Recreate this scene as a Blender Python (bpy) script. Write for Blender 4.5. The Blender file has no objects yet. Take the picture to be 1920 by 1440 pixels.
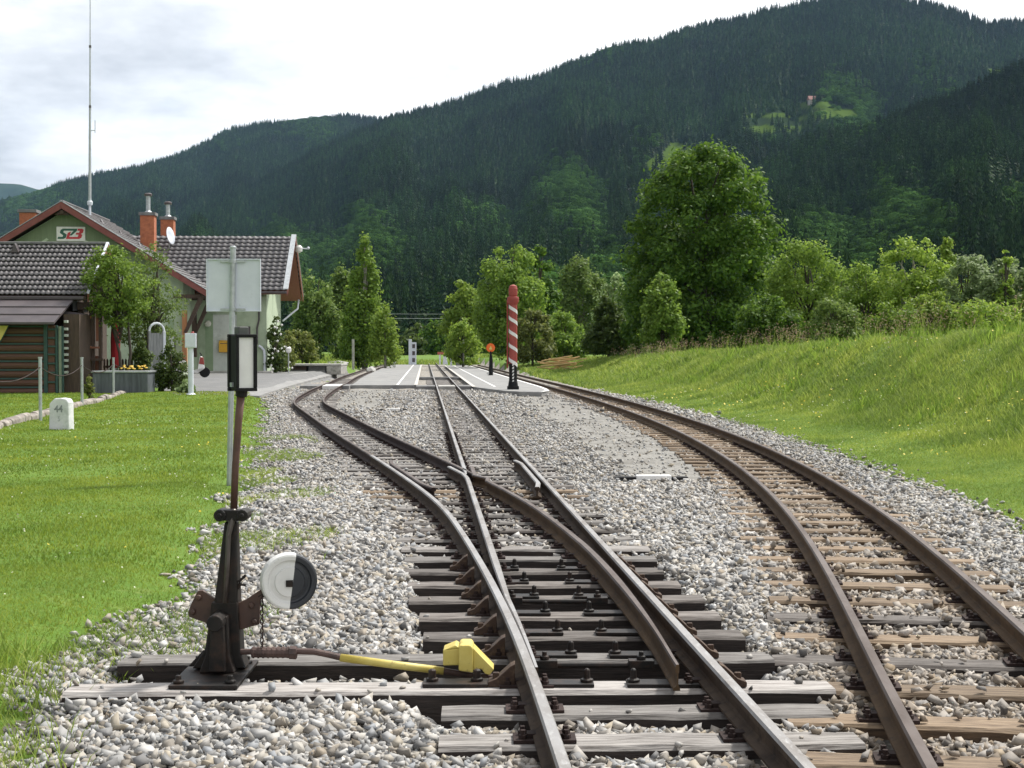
import bpy, math, random
import numpy as np
from mathutils import Matrix, Vector

random.seed(7)
RNG = np.random.default_rng(7)
S = bpy.context.scene
C = S.collection
R = math.radians

# ---------------------------------------------------------------- camera, sky, sun, exposure
F = 2800.0; CZ = 1.52; HOR = 658.0          # focal length in photo pixels, eye height, horizon row
PITCH = math.atan((720 - HOR) / F)
cam = bpy.data.cameras.new('camera'); cam.sensor_width = 36.0; cam.lens = 36.0 * F / 1920.0
cam.clip_start = 0.1; cam.clip_end = 30000
cam_ob = bpy.data.objects.new('camera', cam); C.objects.link(cam_ob)
cam_ob.location = (0, 0, CZ); cam_ob.rotation_euler = (R(90) - PITCH, 0, 0)
S.camera = cam_ob

S.view_settings.view_transform = 'Standard'; S.view_settings.look = 'None'
S.view_settings.gamma = 1.0; S.view_settings.exposure = 0.52
try:
    S.cycles.use_denoising = True; S.cycles.denoiser = 'OPENIMAGEDENOISE'
    S.cycles.max_bounces = 8; S.cycles.transparent_max_bounces = 8
    S.cycles.volume_bounces = 0; S.cycles.sample_clamp_indirect = 8
    S.cycles.use_adaptive_sampling = True; S.cycles.adaptive_threshold = 0.01
except Exception: pass

SUN_EL, SUN_AZ = R(54), R(50)               # azimuth clockwise from straight ahead (+Y)
sun = bpy.data.lights.new('sun', 'SUN'); sun.energy = 3.9; sun.angle = R(4.0); sun.color = (1.0, .95, .87)
sun_ob = bpy.data.objects.new('sun', sun); C.objects.link(sun_ob)
sd = Vector((math.sin(SUN_AZ) * math.cos(SUN_EL), math.cos(SUN_AZ) * math.cos(SUN_EL), math.sin(SUN_EL)))
sun_ob.rotation_euler = sd.to_track_quat('Z', 'Y').to_euler()

W = bpy.data.worlds.new('World'); S.world = W; W.use_nodes = True
def build_world():
    nt = W.node_tree; nt.nodes.clear(); N = nt.nodes.new; L = nt.links.new
    out = N('ShaderNodeOutputWorld'); bg = N('ShaderNodeBackground')
    sky = N('ShaderNodeTexSky'); sky.sky_type = 'NISHITA'; sky.sun_disc = False
    sky.sun_elevation = SUN_EL; sky.sun_rotation = SUN_AZ; sky.air_density = 1.0; sky.dust_density = 2.0
    tc = N('ShaderNodeTexCoord'); sx = N('ShaderNodeSeparateXYZ'); L(tc.outputs['Generated'], sx.inputs[0])
    # clouds lie on a flat layer: divide by the height of the direction
    a = N('ShaderNodeMath'); a.operation = 'MAXIMUM'; a.inputs[1].default_value = 0.0; L(sx.outputs[2], a.inputs[0])
    b = N('ShaderNodeMath'); b.operation = 'ADD'; b.inputs[1].default_value = 0.22; L(a.outputs[0], b.inputs[0])
    dx = N('ShaderNodeMath'); dx.operation = 'DIVIDE'; L(sx.outputs[0], dx.inputs[0]); L(b.outputs[0], dx.inputs[1])
    dy = N('ShaderNodeMath'); dy.operation = 'DIVIDE'; L(sx.outputs[1], dy.inputs[0]); L(b.outputs[0], dy.inputs[1])
    cb = N('ShaderNodeCombineXYZ'); L(dx.outputs[0], cb.inputs[0]); L(dy.outputs[0], cb.inputs[1]); cb.inputs[2].default_value = 3.7
    n1 = N('ShaderNodeTexNoise'); n1.inputs['Scale'].default_value = 1.15; n1.inputs['Detail'].default_value = 9; n1.inputs['Roughness'].default_value = .55; n1.inputs['Distortion'].default_value = .35
    L(cb.outputs[0], n1.inputs['Vector'])
    n2 = N('ShaderNodeTexNoise'); n2.inputs['Scale'].default_value = 2.3; n2.inputs['Detail'].default_value = 7; n2.inputs['Roughness'].default_value = .6
    mp = N('ShaderNodeMapping'); mp.inputs['Location'].default_value = (4.3, 1.7, 8.1); L(cb.outputs[0], mp.inputs['Vector']); L(mp.outputs[0], n2.inputs['Vector'])
    # brightness of the cloud: thin veil brightest near the sun, grey bellies to the left
    side = N('ShaderNodeMath'); side.operation = 'MULTIPLY_ADD'; side.inputs[1].default_value = 0.75; side.inputs[2].default_value = 0.05; L(sx.outputs[0], side.inputs[0])
    sm = N('ShaderNodeMath'); sm.operation = 'ADD'; L(n2.outputs['Fac'], sm.inputs[0]); L(side.outputs[0], sm.inputs[1])
    r2 = N('ShaderNodeValToRGB'); L(sm.outputs[0], r2.inputs[0])
    e = r2.color_ramp.elements
    e[0].position = .20; e[0].color = (.44, .455, .485, 1); e[1].position = .58; e[1].color = (1.0, 1.0, 1.0, 1)
    k = e.new(.44); k.color = (.73, .74, .76, 1)
    # openings to blue
    r1 = N('ShaderNodeValToRGB'); L(n1.outputs['Fac'], r1.inputs[0])
    r1.color_ramp.elements[0].position = .16; r1.color_ramp.elements[0].color = (0, 0, 0, 1)
    r1.color_ramp.elements[1].position = .30; r1.color_ramp.elements[1].color = (1, 1, 1, 1)
    sc = N('ShaderNodeVectorMath'); sc.operation = 'SCALE'; sc.inputs['Scale'].default_value = 0.13; L(sky.outputs[0], sc.inputs[0])
    mx = N('ShaderNodeMix'); mx.data_type = 'RGBA'; L(r1.outputs[0], mx.inputs['Factor']); L(sc.outputs[0], mx.inputs['A']); L(r2.outputs[0], mx.inputs['B'])
    # cloud cover is thin and bright towards the sun, thick and dull overhead and behind
    dt = N('ShaderNodeVectorMath'); dt.operation = 'DOT_PRODUCT'; dt.inputs[1].default_value = (.22, .95, .22); L(tc.outputs['Generated'], dt.inputs[0])
    br = N('ShaderNodeMapRange'); br.interpolation_type = 'SMOOTHSTEP'; br.inputs['From Min'].default_value = .35; br.inputs['From Max'].default_value = .95; br.inputs['To Min'].default_value = .80; br.inputs['To Max'].default_value = 1.22; L(dt.outputs['Value'], br.inputs['Value'])
    L(mx.outputs['Result'], bg.inputs['Color']); L(br.outputs[0], bg.inputs['Strength'])
    L(bg.outputs[0], out.inputs[0])
build_world()

# ---------------------------------------------------------------- pixel <-> world
cp, sp = math.cos(PITCH), math.sin(PITCH)
def ray(px, py):
    a = px - 960.0; b = 720.0 - py
    return Vector((a, F * cp + b * sp, b * cp - F * sp))
def G(px, py, z=0.0):                      # point on the level z
    d = ray(px, py); t = (z - CZ) / d.z
    return Vector((d.x * t, d.y * t, z))
def Q(px, py, y):                          # point at depth y
    d = ray(px, py); t = y / d.y
    return Vector((d.x * t, y, CZ + d.z * t))
def px_of(x, y, z):
    dz = z - CZ; f = y * cp - dz * sp; u = y * sp + dz * cp
    return 960 + F * x / f, 720 - F * u / f

# ---------------------------------------------------------------- mesh helpers
class MB:
    def __init__(s): s.v = []; s.f = []; s.m = []
    def add(s, vs, fs, mi=0):
        o = len(s.v); s.v += [tuple(p) for p in vs]
        for f in fs: s.f.append(tuple(i + o for i in f)); s.m.append(mi)
        return s
    def box(s, x0, x1, y0, y1, z0, z1, mi=0, M=None):
        vs = [Vector((x, y, z)) for z in (z0, z1) for y in (y0, y1) for x in (x0, x1)]
        if M is not None: vs = [M @ p for p in vs]
        return s.add(vs, [(0, 2, 3, 1), (4, 5, 7, 6), (0, 1, 5, 4), (2, 6, 7, 3), (0, 4, 6, 2), (1, 3, 7, 5)], mi)
    def prism(s, poly, a, b, plane='xz', mi=0, M=None):
        # polygon in plane, extruded between a and b on the third axis
        def p3(p, t):
            q = (p[0], t, p[1]) if plane == 'xz' else ((t, p[0], p[1]) if plane == 'yz' else (p[0], p[1], t))
            q = Vector(q); return M @ q if M is not None else q
        n = len(poly)
        ar = sum(poly[i][0] * poly[(i + 1) % n][1] - poly[(i + 1) % n][0] * poly[i][1] for i in range(n))
        vs = [p3(p, a) for p in poly] + [p3(p, b) for p in poly]
        fs = [tuple(range(n)), tuple(range(2 * n - 1, n - 1, -1))]
        for i in range(n): fs.append((i, n + i, n + (i + 1) % n, (i + 1) % n))
        flip = (ar > 0) == (plane in ('yz', 'xy'))
        if b < a: flip = not flip
        if flip: fs = [tuple(reversed(f)) for f in fs]
        return s.add(vs, fs, mi)
    def tube(s, pts, r, n=8, mi=0, cap=True):
        pts = [Vector(p) for p in pts]; k = len(pts)
        rs = r if isinstance(r, (list, tuple)) else [r] * k
        vs = []; up = None
        for i, p in enumerate(pts):
            t = (pts[min(i + 1, k - 1)] - pts[max(i - 1, 0)]).normalized()
            if up is None:
                up = Vector((0, 0, 1)) if abs(t.z) < .9 else Vector((1, 0, 0))
            a = t.cross(up).normalized(); b = a.cross(t).normalized(); up = b
            for j in range(n):
                w = 2 * math.pi * j / n
                vs.append(p + (a * math.cos(w) + b * math.sin(w)) * rs[i])
        fs = []
        for i in range(k - 1):
            for j in range(n):
                j2 = (j + 1) % n
                fs.append((i * n + j, i * n + j2, (i + 1) * n + j2, (i + 1) * n + j))
        if cap:
            fs.append(tuple(range(n - 1, -1, -1))); fs.append(tuple((k - 1) * n + j for j in range(n)))
        return s.add(vs, fs, mi)
    def lathe(s, prof, n=16, M=None, mi=0, mif=None):
        vs = []; fs = []; k = len(prof); start = len(s.f)
        for r, z in prof:
            for j in range(n):
                w = 2 * math.pi * j / n; p = Vector((r * math.cos(w), r * math.sin(w), z)); vs.append(M @ p if M is not None else p)
        for i in range(k - 1):
            for j in range(n):
                j2 = (j + 1) % n; fs.append((i * n + j, i * n + j2, (i + 1) * n + j2, (i + 1) * n + j))
        fs.append(tuple(range(n - 1, -1, -1))); fs.append(tuple((k - 1) * n + j for j in range(n)))
        s.add(vs, fs, mi)
        if mif:
            for q, f in enumerate(fs): s.m[start + q] = mif(q, f, vs)
        return s
    def build(s, name, mats, parent=None, smooth=False, bevel=0.0, loc=None, seg=2):
        me = bpy.data.meshes.new(name); me.from_pydata(s.v, [], s.f); me.validate()
        for m in (mats if isinstance(mats, (list, tuple)) else [mats]): me.materials.append(m)
        for p, mi in zip(me.polygons, s.m): p.material_index = mi; p.use_smooth = smooth
        o = bpy.data.objects.new(name, me); C.objects.link(o)
        if parent is not None: o.parent = parent
        if loc is not None: o.location = loc
        if bevel > 0:
            b = o.modifiers.new('bevel', 'BEVEL'); b.width = bevel; b.segments = seg; b.limit_method = 'ANGLE'; b.angle_limit = R(35)
        return o

def np_mesh(name, verts, faces_flat, nper, mat, parent=None, smooth=False):
    """fast mesh from arrays; every face has nper corners"""
    me = bpy.data.meshes.new(name); nv = len(verts); nf = len(faces_flat) // nper
    me.vertices.add(nv); me.vertices.foreach_set('co', np.ascontiguousarray(verts, dtype=np.float32).ravel())
    me.loops.add(nf * nper); me.loops.foreach_set('vertex_index', np.ascontiguousarray(faces_flat, dtype=np.int32))
    me.polygons.add(nf); me.polygons.foreach_set('loop_start', np.arange(0, nf * nper, nper, dtype=np.int32))
    try: me.polygons.foreach_set('loop_total', np.full(nf, nper, dtype=np.int32))
    except Exception: pass
    if smooth: me.polygons.foreach_set('use_smooth', np.ones(nf, dtype=bool))
    me.update(calc_edges=True)
    if mat is not None: me.materials.append(mat)
    o = bpy.data.objects.new(name, me); C.objects.link(o)
    if parent is not None: o.parent = parent
    return o

def empty(name, loc, rz=0.0):
    o = bpy.data.objects.new(name, None); o.empty_display_size = .2; C.objects.link(o)
    o.location = loc; o.rotation_euler = (0, 0, rz); return o
def tag(o, label, cat, group=None, kind=None):
    o['label'] = label
    if cat: o['category'] = cat
    if group: o['group'] = group
    if kind: o['kind'] = kind
    return o
def struct(o, label, kind='structure', cat=None):
    o['kind'] = kind; o['label'] = label
    o['category'] = cat or o.name.split('.')[0].replace('_', ' ')
    return o
def dup(root, loc=None, rz=None):
    c = root.copy(); C.objects.link(c)
    if loc is not None: c.location = loc
    if rz is not None: c.rotation_euler = (0, 0, rz)
    for ch in list(root.children):
        d = ch.copy(); C.objects.link(d); d.parent = c
        for g in list(ch.children):
            h = g.copy(); C.objects.link(h); h.parent = d
    return c

# ---------------------------------------------------------------- materials
def mat(name, c1, c2=None, ns=6.0, detail=6, stretch=(1, 1, 1), rough=.7, metal=0.0, lo=.35, hi=.65,
        c3=None, ns3=2.0, lo3=.5, hi3=.7, bump=0.0, bs=None, bd=.02, coord='Object', rnd=0.0, spec=.5, rr=0.0):
    m = bpy.data.materials.new(name); m.use_nodes = True; nt = m.node_tree; N = nt.nodes.new; L = nt.links.new
    b = nt.nodes['Principled BSDF']; b.inputs['Roughness'].default_value = rough; b.inputs['Metallic'].default_value = metal
    b.inputs['Specular IOR Level'].default_value = spec
    b.inputs['Base Color'].default_value = (*c1, 1)
    tc = N('ShaderNodeTexCoord'); mp = N('ShaderNodeMapping'); mp.inputs['Scale'].default_value = stretch
    L(tc.outputs[coord], mp.inputs['Vector'])
    oi = N('ShaderNodeObjectInfo')
    ad = N('ShaderNodeVectorMath'); ad.operation = 'ADD'; L(mp.outputs[0], ad.inputs[0])
    s3 = N('ShaderNodeVectorMath'); s3.operation = 'SCALE'; s3.inputs[0].default_value = (13.7, 7.1, 21.3); L(oi.outputs['Random'], s3.inputs['Scale'])
    L(s3.outputs[0], ad.inputs[1]); vec = ad.outputs[0]
    col = None
    if c2 is not None:
        n = N('ShaderNodeTexNoise'); n.inputs['Scale'].default_value = ns; n.inputs['Detail'].default_value = detail; n.inputs['Roughness'].default_value = .6
        L(vec, n.inputs['Vector'])
        mr = N('ShaderNodeMapRange'); mr.inputs['From Min'].default_value = lo; mr.inputs['From Max'].default_value = hi; L(n.outputs['Fac'], mr.inputs['Value'])
        mx = N('ShaderNodeMix'); mx.data_type = 'RGBA'; mx.inputs['A'].default_value = (*c1, 1); mx.inputs['B'].default_value = (*c2, 1); L(mr.outputs[0], mx.inputs['Factor'])
        col = mx.outputs['Result']
        if rr:
            mm = N('ShaderNodeMath'); mm.operation = 'MULTIPLY_ADD'; mm.inputs[1].default_value = rr; mm.inputs[2].default_value = rough; L(mr.outputs[0], mm.inputs[0]); L(mm.outputs[0], b.inputs['Roughness'])
    if c3 is not None:
        n = N('ShaderNodeTexNoise'); n.inputs['Scale'].default_value = ns3; n.inputs['Detail'].default_value = 8; n.inputs['Roughness'].default_value = .7
        L(vec, n.inputs['Vector'])
        mr = N('ShaderNodeMapRange'); mr.inputs['From Min'].default_value = lo3; mr.inputs['From Max'].default_value = hi3; L(n.outputs['Fac'], mr.inputs['Value'])
        mx = N('ShaderNodeMix'); mx.data_type = 'RGBA'; mx.inputs['B'].default_value = (*c3, 1); L(mr.outputs[0], mx.inputs['Factor'])
        if col is not None: L(col, mx.inputs['A'])
        else: mx.inputs['A'].default_value = (*c1, 1)
        col = mx.outputs['Result']
    if rnd:
        hs = N('ShaderNodeHueSaturation'); mr = N('ShaderNodeMapRange'); mr.inputs['To Min'].default_value = 1 - rnd; mr.inputs['To Max'].default_value = 1 + rnd
        L(oi.outputs['Random'], mr.inputs['Value']); L(mr.outputs[0], hs.inputs['Value'])
        if col is not None: L(col, hs.inputs['Color'])
        else: hs.inputs['Color'].default_value = (*c1, 1)
        col = hs.outputs[0]
    if col is not None: L(col, b.inputs['Base Color'])
    if bump:
        n = N('ShaderNodeTexNoise'); n.inputs['Scale'].default_value = bs or ns * 2; n.inputs['Detail'].default_value = 6; L(vec, n.inputs['Vector'])
        bp = N('ShaderNodeBump'); bp.inputs['Strength'].default_value = bump; bp.inputs['Distance'].default_value = bd; L(n.outputs['Fac'], bp.inputs['Height']); L(bp.outputs[0], b.inputs['Normal'])
    return m

def leafmat(name, c1, c2, c3, trans=.35, rough=.55, spec=.25, objv=.12, patch=0.0, ps=.5, stand=0.0):
    """leaf or blade: each island its own tint between three colours, light passing through"""
    m = bpy.data.materials.new(name); m.use_nodes = True; nt = m.node_tree; N = nt.nodes.new; L = nt.links.new
    b = nt.nodes['Principled BSDF']; out = nt.nodes['Material Output']
    b.inputs['Roughness'].default_value = rough; b.inputs['Specular IOR Level'].default_value = spec
    g = N('ShaderNodeNewGeometry'); cr = N('ShaderNodeValToRGB'); L(g.outputs['Random Per Island'], cr.inputs[0])
    e = cr.color_ramp.elements; e[0].color = (*c1, 1); e[1].color = (*c3, 1); k = e.new(.5); k.color = (*c2, 1)
    oi = N('ShaderNodeObjectInfo'); hs = N('ShaderNodeHueSaturation')
    mr = N('ShaderNodeMapRange'); mr.inputs['To Min'].default_value = 1 - objv; mr.inputs['To Max'].default_value = 1 + objv; L(oi.outputs['Random'], mr.inputs['Value']); L(mr.outputs[0], hs.inputs['Value'])
    if stand:                                  # stands of different age across the slope
        sn = N('ShaderNodeTexNoise'); sn.inputs['Scale'].default_value = .0045; sn.inputs['Detail'].default_value = 5; L(oi.outputs['Location'], sn.inputs['Vector'])
        s1 = N('ShaderNodeMapRange'); s1.inputs['From Min'].default_value = .35; s1.inputs['From Max'].default_value = .65; s1.inputs['To Min'].default_value = 1 - stand; s1.inputs['To Max'].default_value = 1 + stand; L(sn.outputs['Fac'], s1.inputs['Value'])
        s2 = N('ShaderNodeMath'); s2.operation = 'MULTIPLY'; L(mr.outputs[0], s2.inputs[0]); L(s1.outputs[0], s2.inputs[1]); L(s2.outputs[0], hs.inputs['Value'])
    L(cr.outputs[0], hs.inputs['Color'])
    if patch:                                  # patches of drier and lusher growth
        tc = N('ShaderNodeTexCoord'); n = N('ShaderNodeTexNoise'); n.inputs['Scale'].default_value = ps; n.inputs['Detail'].default_value = 6; L(tc.outputs['Object'], n.inputs['Vector'])
        p1 = N('ShaderNodeMapRange'); p1.inputs['From Min'].default_value = .3; p1.inputs['From Max'].default_value = .7; p1.inputs['To Min'].default_value = 1 - patch; p1.inputs['To Max'].default_value = 1 + patch; L(n.outputs['Fac'], p1.inputs['Value']); L(p1.outputs[0], hs.inputs['Value'])
        p2 = N('ShaderNodeMapRange'); p2.inputs['From Min'].default_value = .3; p2.inputs['From Max'].default_value = .7; p2.inputs['To Min'].default_value = .515; p2.inputs['To Max'].default_value = .478; L(n.outputs['Fac'], p2.inputs['Value']); L(p2.outputs[0], hs.inputs['Hue'])
    L(hs.outputs[0], b.inputs['Base Color'])
    t = N('ShaderNodeBsdfTranslucent'); h2 = N('ShaderNodeHueSaturation'); h2.inputs['Hue'].default_value = .485; h2.inputs['Value'].default_value = 1.35; L(hs.outputs[0], h2.inputs['Color']); L(h2.outputs[0], t.inputs['Color'])
    mx = N('ShaderNodeMixShader'); mx.inputs[0].default_value = trans; L(b.outputs[0], mx.inputs[1]); L(t.outputs[0], mx.inputs[2]); L(mx.outputs[0], out.inputs['Surface'])
    return m
# ---------------------------------------------------------------- track geometry (world metres, y ahead)
RT = 0.16; GA = 0.40                        # rail top above ballast level, half distance of the rail heads
def sm(a, b, t): 
    u = np.clip((t - a) / (b - a), 0, 1); return u * u * (3 - 2 * u)
def main_x(y): return .856 - .0583 * y
_RP = [0.05801806817852322, -0.837236989342526, 4.166206219170733, -9.091517301425396, 9.537866460594168, -2.3821876589706092]
def right_x(y):
    y = np.asarray(y, float); yc = np.clip(y, 5.2, 85)
    t = np.log(yc); x = np.polyval(_RP, t)
    d = np.polyval(np.polyder(_RP), t) / yc
    return x + d * (y - yc)
_DY = np.array([0, 3, 5, 7, 9, 11, 13, 16, 20, 25, 30, 35, 39.5, 43.5, 48, 55, 62, 73, 96, 131, 165, 200.])
_DX = np.array([.856, .682, .565, .435, .26, .05, -.2, -.73, -1.53, -2.56, -3.55, -4.53, -5.36, -5.88, -6.31, -6.88, -7.35, -8.2, -9.7, -11.7, -13.2, -14.9])
def _spline(xs, ys):                         # natural cubic
    n = len(xs); h = np.diff(xs); A = np.eye(n); r = np.zeros(n)
    for i in range(1, n - 1):
        A[i, i - 1] = h[i - 1]; A[i, i] = 2 * (h[i - 1] + h[i]); A[i, i + 1] = h[i]
        r[i] = 6 * ((ys[i + 1] - ys[i]) / h[i] - (ys[i] - ys[i - 1]) / h[i - 1])
    M = np.linalg.solve(A, r)
    def f(x):
        x = np.asarray(x, float); i = np.clip(np.searchsorted(xs, x) - 1, 0, n - 2)
        a = (xs[i + 1] - x) / h[i]; b = (x - xs[i]) / h[i]
        return a * ys[i] + b * ys[i + 1] + ((a ** 3 - a) * M[i] + (b ** 3 - b) * M[i + 1]) * h[i] ** 2 / 6
    return f
div_x = _spline(_DY, _DX)
def slope(fn, y): return (fn(np.asarray(y, float) + .05) - fn(np.asarray(y, float) - .05)) / .1
def offs(fn, y, d):                          # point beside the centre line, d to the right
    s = slope(fn, y); k = 1 / np.sqrt(1 + s * s)
    return fn(y) + d * k, y - d * s * k

# edge of the lawn on the left (x as a function of y), of the ballast on the right
_LE = np.array([(G(px, py, .02).y, G(px, py, .02).x) for px, py in
    [(-30, 1500), (60, 1430), (70, 1340), (85, 1270), (170, 1222), (270, 1180), (365, 1120), (425, 1050), (455, 970), (478, 905), (492, 850), (506, 800), (508, 765), (496, 738)]])
_LE = np.concatenate([np.array([(0, -1.50), (4.0, -1.55)]), _LE[1:], np.array([(55, -8.55), (65, -9.35), (79, -9.35), (100, -10.6), (131, -13.2), (200, -17)])])
_LE = _LE[np.argsort(_LE[:, 0])]
def left_edge(y): return np.interp(y, _LE[:, 0], _LE[:, 1])
def bank_d(x, y): s = slope(right_x, y); return (x - right_x(y)) / np.sqrt(1 + s * s)
def bank_h(y): return np.interp(y, [0, 30, 40, 60, 80, 100, 130, 170], [1.86, 1.83, 1.70, 1.42, 1.10, .75, .5, .45])
def far_z(y): return np.interp(y, [0, 85, 110, 160, 350, 1200], [0, 0, .35, .75, 1.1, 1.1])
def wob(x, y, s, p=0.0): return np.sin(x * s * 1.3 + p) * np.cos(y * s + 1.7 * p) + .5 * np.sin(x * s * 2.7 - y * s * 1.9 + p)
def ground_z(x, y):
    x = np.asarray(x, float); y = np.asarray(y, float)
    le = left_edge(y); dl = le - x
    z = np.zeros(np.broadcast(x, y).shape)
    rise = np.interp(y, [0, 44, 50, 72, 400], [.09, .10, .16, .42, .45])
    z = np.where(dl > 0, rise * sm(0, .8, dl) + .02 * wob(x, y, .6) * sm(.5, 2, dl), z)
    d = bank_d(x, y); h = bank_h(y)
    bz = .06 * sm(1.35, 2.0, d) + .12 * sm(2.0, 3.2, d) + (h - .18) * sm(3.0, 6.6, d) ** 1.1 - .8 * sm(7.4, 13, d) * np.minimum(h, 1.2) / 1.2
    bz = bz + .05 * wob(x, y, .9, 1) * sm(3, 5, d)
    z = np.where(d > 1.35, bz, z)
    # opened ballast between the long sleepers at the points
    m = x - main_x(y)
    tr = sm(5.95, 6.35, y) * (1 - sm(10.7, 11.3, y)) * sm(-1.0, -.78, m) * (1 - sm(.62, .98, m))
    z = z - .12 * tr
    tr2 = sm(6.3, 6.55, y) * (1 - sm(7.1, 7.3, y)) * sm(-2.05, -1.9, x) * (1 - sm(-.8, -.6, m))
    z = z - .07 * np.clip(tr2 - tr, 0, 1)
    nr = np.minimum(np.minimum(np.abs(m), np.abs(x - div_x(y))), np.abs(x - right_x(y)))
    corridor = (dl < 0) & (d < 1.35)
    z = np.where(corridor, z - .034 * np.exp(-(nr / .8) ** 4) + .012 * wob(x, y, 2.2), z)
    up = far_z(y) * np.where(corridor, sm(170, 230, y), np.where(dl > 0, 1, 1 - sm(1.35, 5, d) * 0.5))
    return z + np.where(dl > 0, np.maximum(up - .42, 0) , up)

# fine gravel path between the tracks: centre and half width by depth
_FP = np.array([(G(px, py).y, G(px, py).x, w) for px, py, w in [(1262, 905, .3), (1248, 880, .68), (1203, 850, .80), (1148, 812, .88), (1085, 783, .92), (1050, 768, .9), (1020, 752, .78), (990, 741, .6)]])
def fine_mask(x, y):
    c = np.interp(y, _FP[:, 0], _FP[:, 1]); w = np.interp(y, _FP[:, 0], _FP[:, 2])
    q = np.abs(x - c) / w + .18 * wob(x, y, 2.3)
    a = (1 - sm(.75, 1.1, q)) * sm(_FP[0, 0] - .6, _FP[0, 0] + .8, y) * (1 - sm(53, 57, y))
    m = x - main_x(y)
    b = sm(-4.2, -3.7, m + .2 * wob(x, y, 2)) * (1 - sm(-2.2, -1.9, m + .2 * wob(x, y, 2, 1))) * sm(37.5, 39.5, y) * (1 - sm(58, 60, y))
    return np.maximum(a, b)

# ---------------------------------------------------------------- ground sheets
def ground_material(kind):
    m = bpy.data.materials.new('ground ' + kind); m.use_nodes = True; nt = m.node_tree; N = nt.nodes.new; L = nt.links.new
    b = nt.nodes['Principled BSDF']; b.inputs['Roughness'].default_value = .9; b.inputs['Specular IOR Level'].default_value = .25
    tc = N('ShaderNodeTexCoord'); vec = tc.outputs['Object']
    def noise(s, d=6, r=.6):
        n = N('ShaderNodeTexNoise'); n.inputs['Scale'].default_value = s; n.inputs['Detail'].default_value = d; n.inputs['Roughness'].default_value = r; L(vec, n.inputs['Vector']); return n.outputs['Fac']
    def mixc(f, a, c):
        x = N('ShaderNodeMix'); x.data_type = 'RGBA'
        if hasattr(f, 'links'): L(f, x.inputs['Factor'])
        else: x.inputs['Factor'].default_value = f
        for k, v in (('A', a), ('B', c)):
            if hasattr(v, 'links'): L(v, x.inputs[k])
            else: x.inputs[k].default_value = (*v, 1)
        return x.outputs['Result']
    def rng(v, a, c):
        r = N('ShaderNodeMapRange'); r.inputs['From Min'].default_value = a; r.inputs['From Max'].default_value = c; L(v, r.inputs['Value']); return r.outputs[0]
    if kind == 'ballast':
        vo = N('ShaderNodeTexVoronoi'); vo.inputs['Scale'].default_value = 16; vo.inputs['Randomness'].default_value = 1; L(vec, vo.inputs['Vector'])
        sepc = N('ShaderNodeSeparateColor'); L(vo.outputs['Color'], sepc.inputs[0])
        cr = N('ShaderNodeValToRGB'); L(sepc.outputs[0], cr.inputs[0]); e = cr.color_ramp.elements
        e[0].color = (.10, .095, .09, 1); e[1].color = (.42, .40, .37, 1); k = e.new(.35); k.color = (.26, .255, .25, 1); k = e.new(.7); k.color = (.33, .29, .23, 1)
        col = cr.outputs[0]
        fa = N('ShaderNodeAttribute'); fa.attribute_name = 'fine'
        fn = mixc(rng(noise(60, 3), .35, .65), (.19, .185, .172), (.305, .298, .28))
        fn = mixc(rng(noise(1.3, 4), .45, .7), fn, (.16, .152, .138))
        col = mixc(fa.outputs['Fac'], col, fn)
        na = N('ShaderNodeAttribute'); na.attribute_name = 'gap_shade'; col = mixc(na.outputs['Fac'], col, mixc(rng(noise(40, 3), .35, .65), (.055, .05, .045), (.13, .12, .105)))  # shade of the gaps between the stones, put into the bed colour
        da = N('ShaderNodeAttribute'); da.attribute_name = 'trench_dark'
        col = mixc(da.outputs['Fac'], col, (.02, .016, .013))  # near-black colour over the opened trench at the points
        L(col, b.inputs['Base Color'])
        bp = N('ShaderNodeBump'); bp.inputs['Strength'].default_value = .8; bp.inputs['Distance'].default_value = .03; L(vo.outputs['Distance'], bp.inputs['Height']); bp.invert = True; L(bp.outputs[0], b.inputs['Normal'])
    elif kind == 'grass':
        col = mixc(rng(noise(.9, 8), .35, .65), (.085, .165, .018), (.115, .205, .024))
        col = mixc(rng(noise(7, 6), .5, .75), col, (.15, .205, .04))
        col = mixc(rng(noise(.35, 5), .55, .75), col, (.155, .205, .05))
        L(col, b.inputs['Base Color'])
        bp = N('ShaderNodeBump'); bp.inputs['Strength'].default_value = .6; bp.inputs['Distance'].default_value = .05; L(noise(30, 4), bp.inputs['Height']); L(bp.outputs[0], b.inputs['Normal'])
    elif kind == 'road':
        col = mixc(rng(noise(1.2, 6), .35, .7), (.17, .175, .18), (.24, .24, .24)); col = mixc(rng(noise(90, 2), .4, .7), col, (.13, .13, .13))
        L(col, b.inputs['Base Color'])
    return m
M_BALLAST = ground_material('ballast'); M_GRASS = ground_material('grass'); M_ROAD = ground_material('road')

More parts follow.
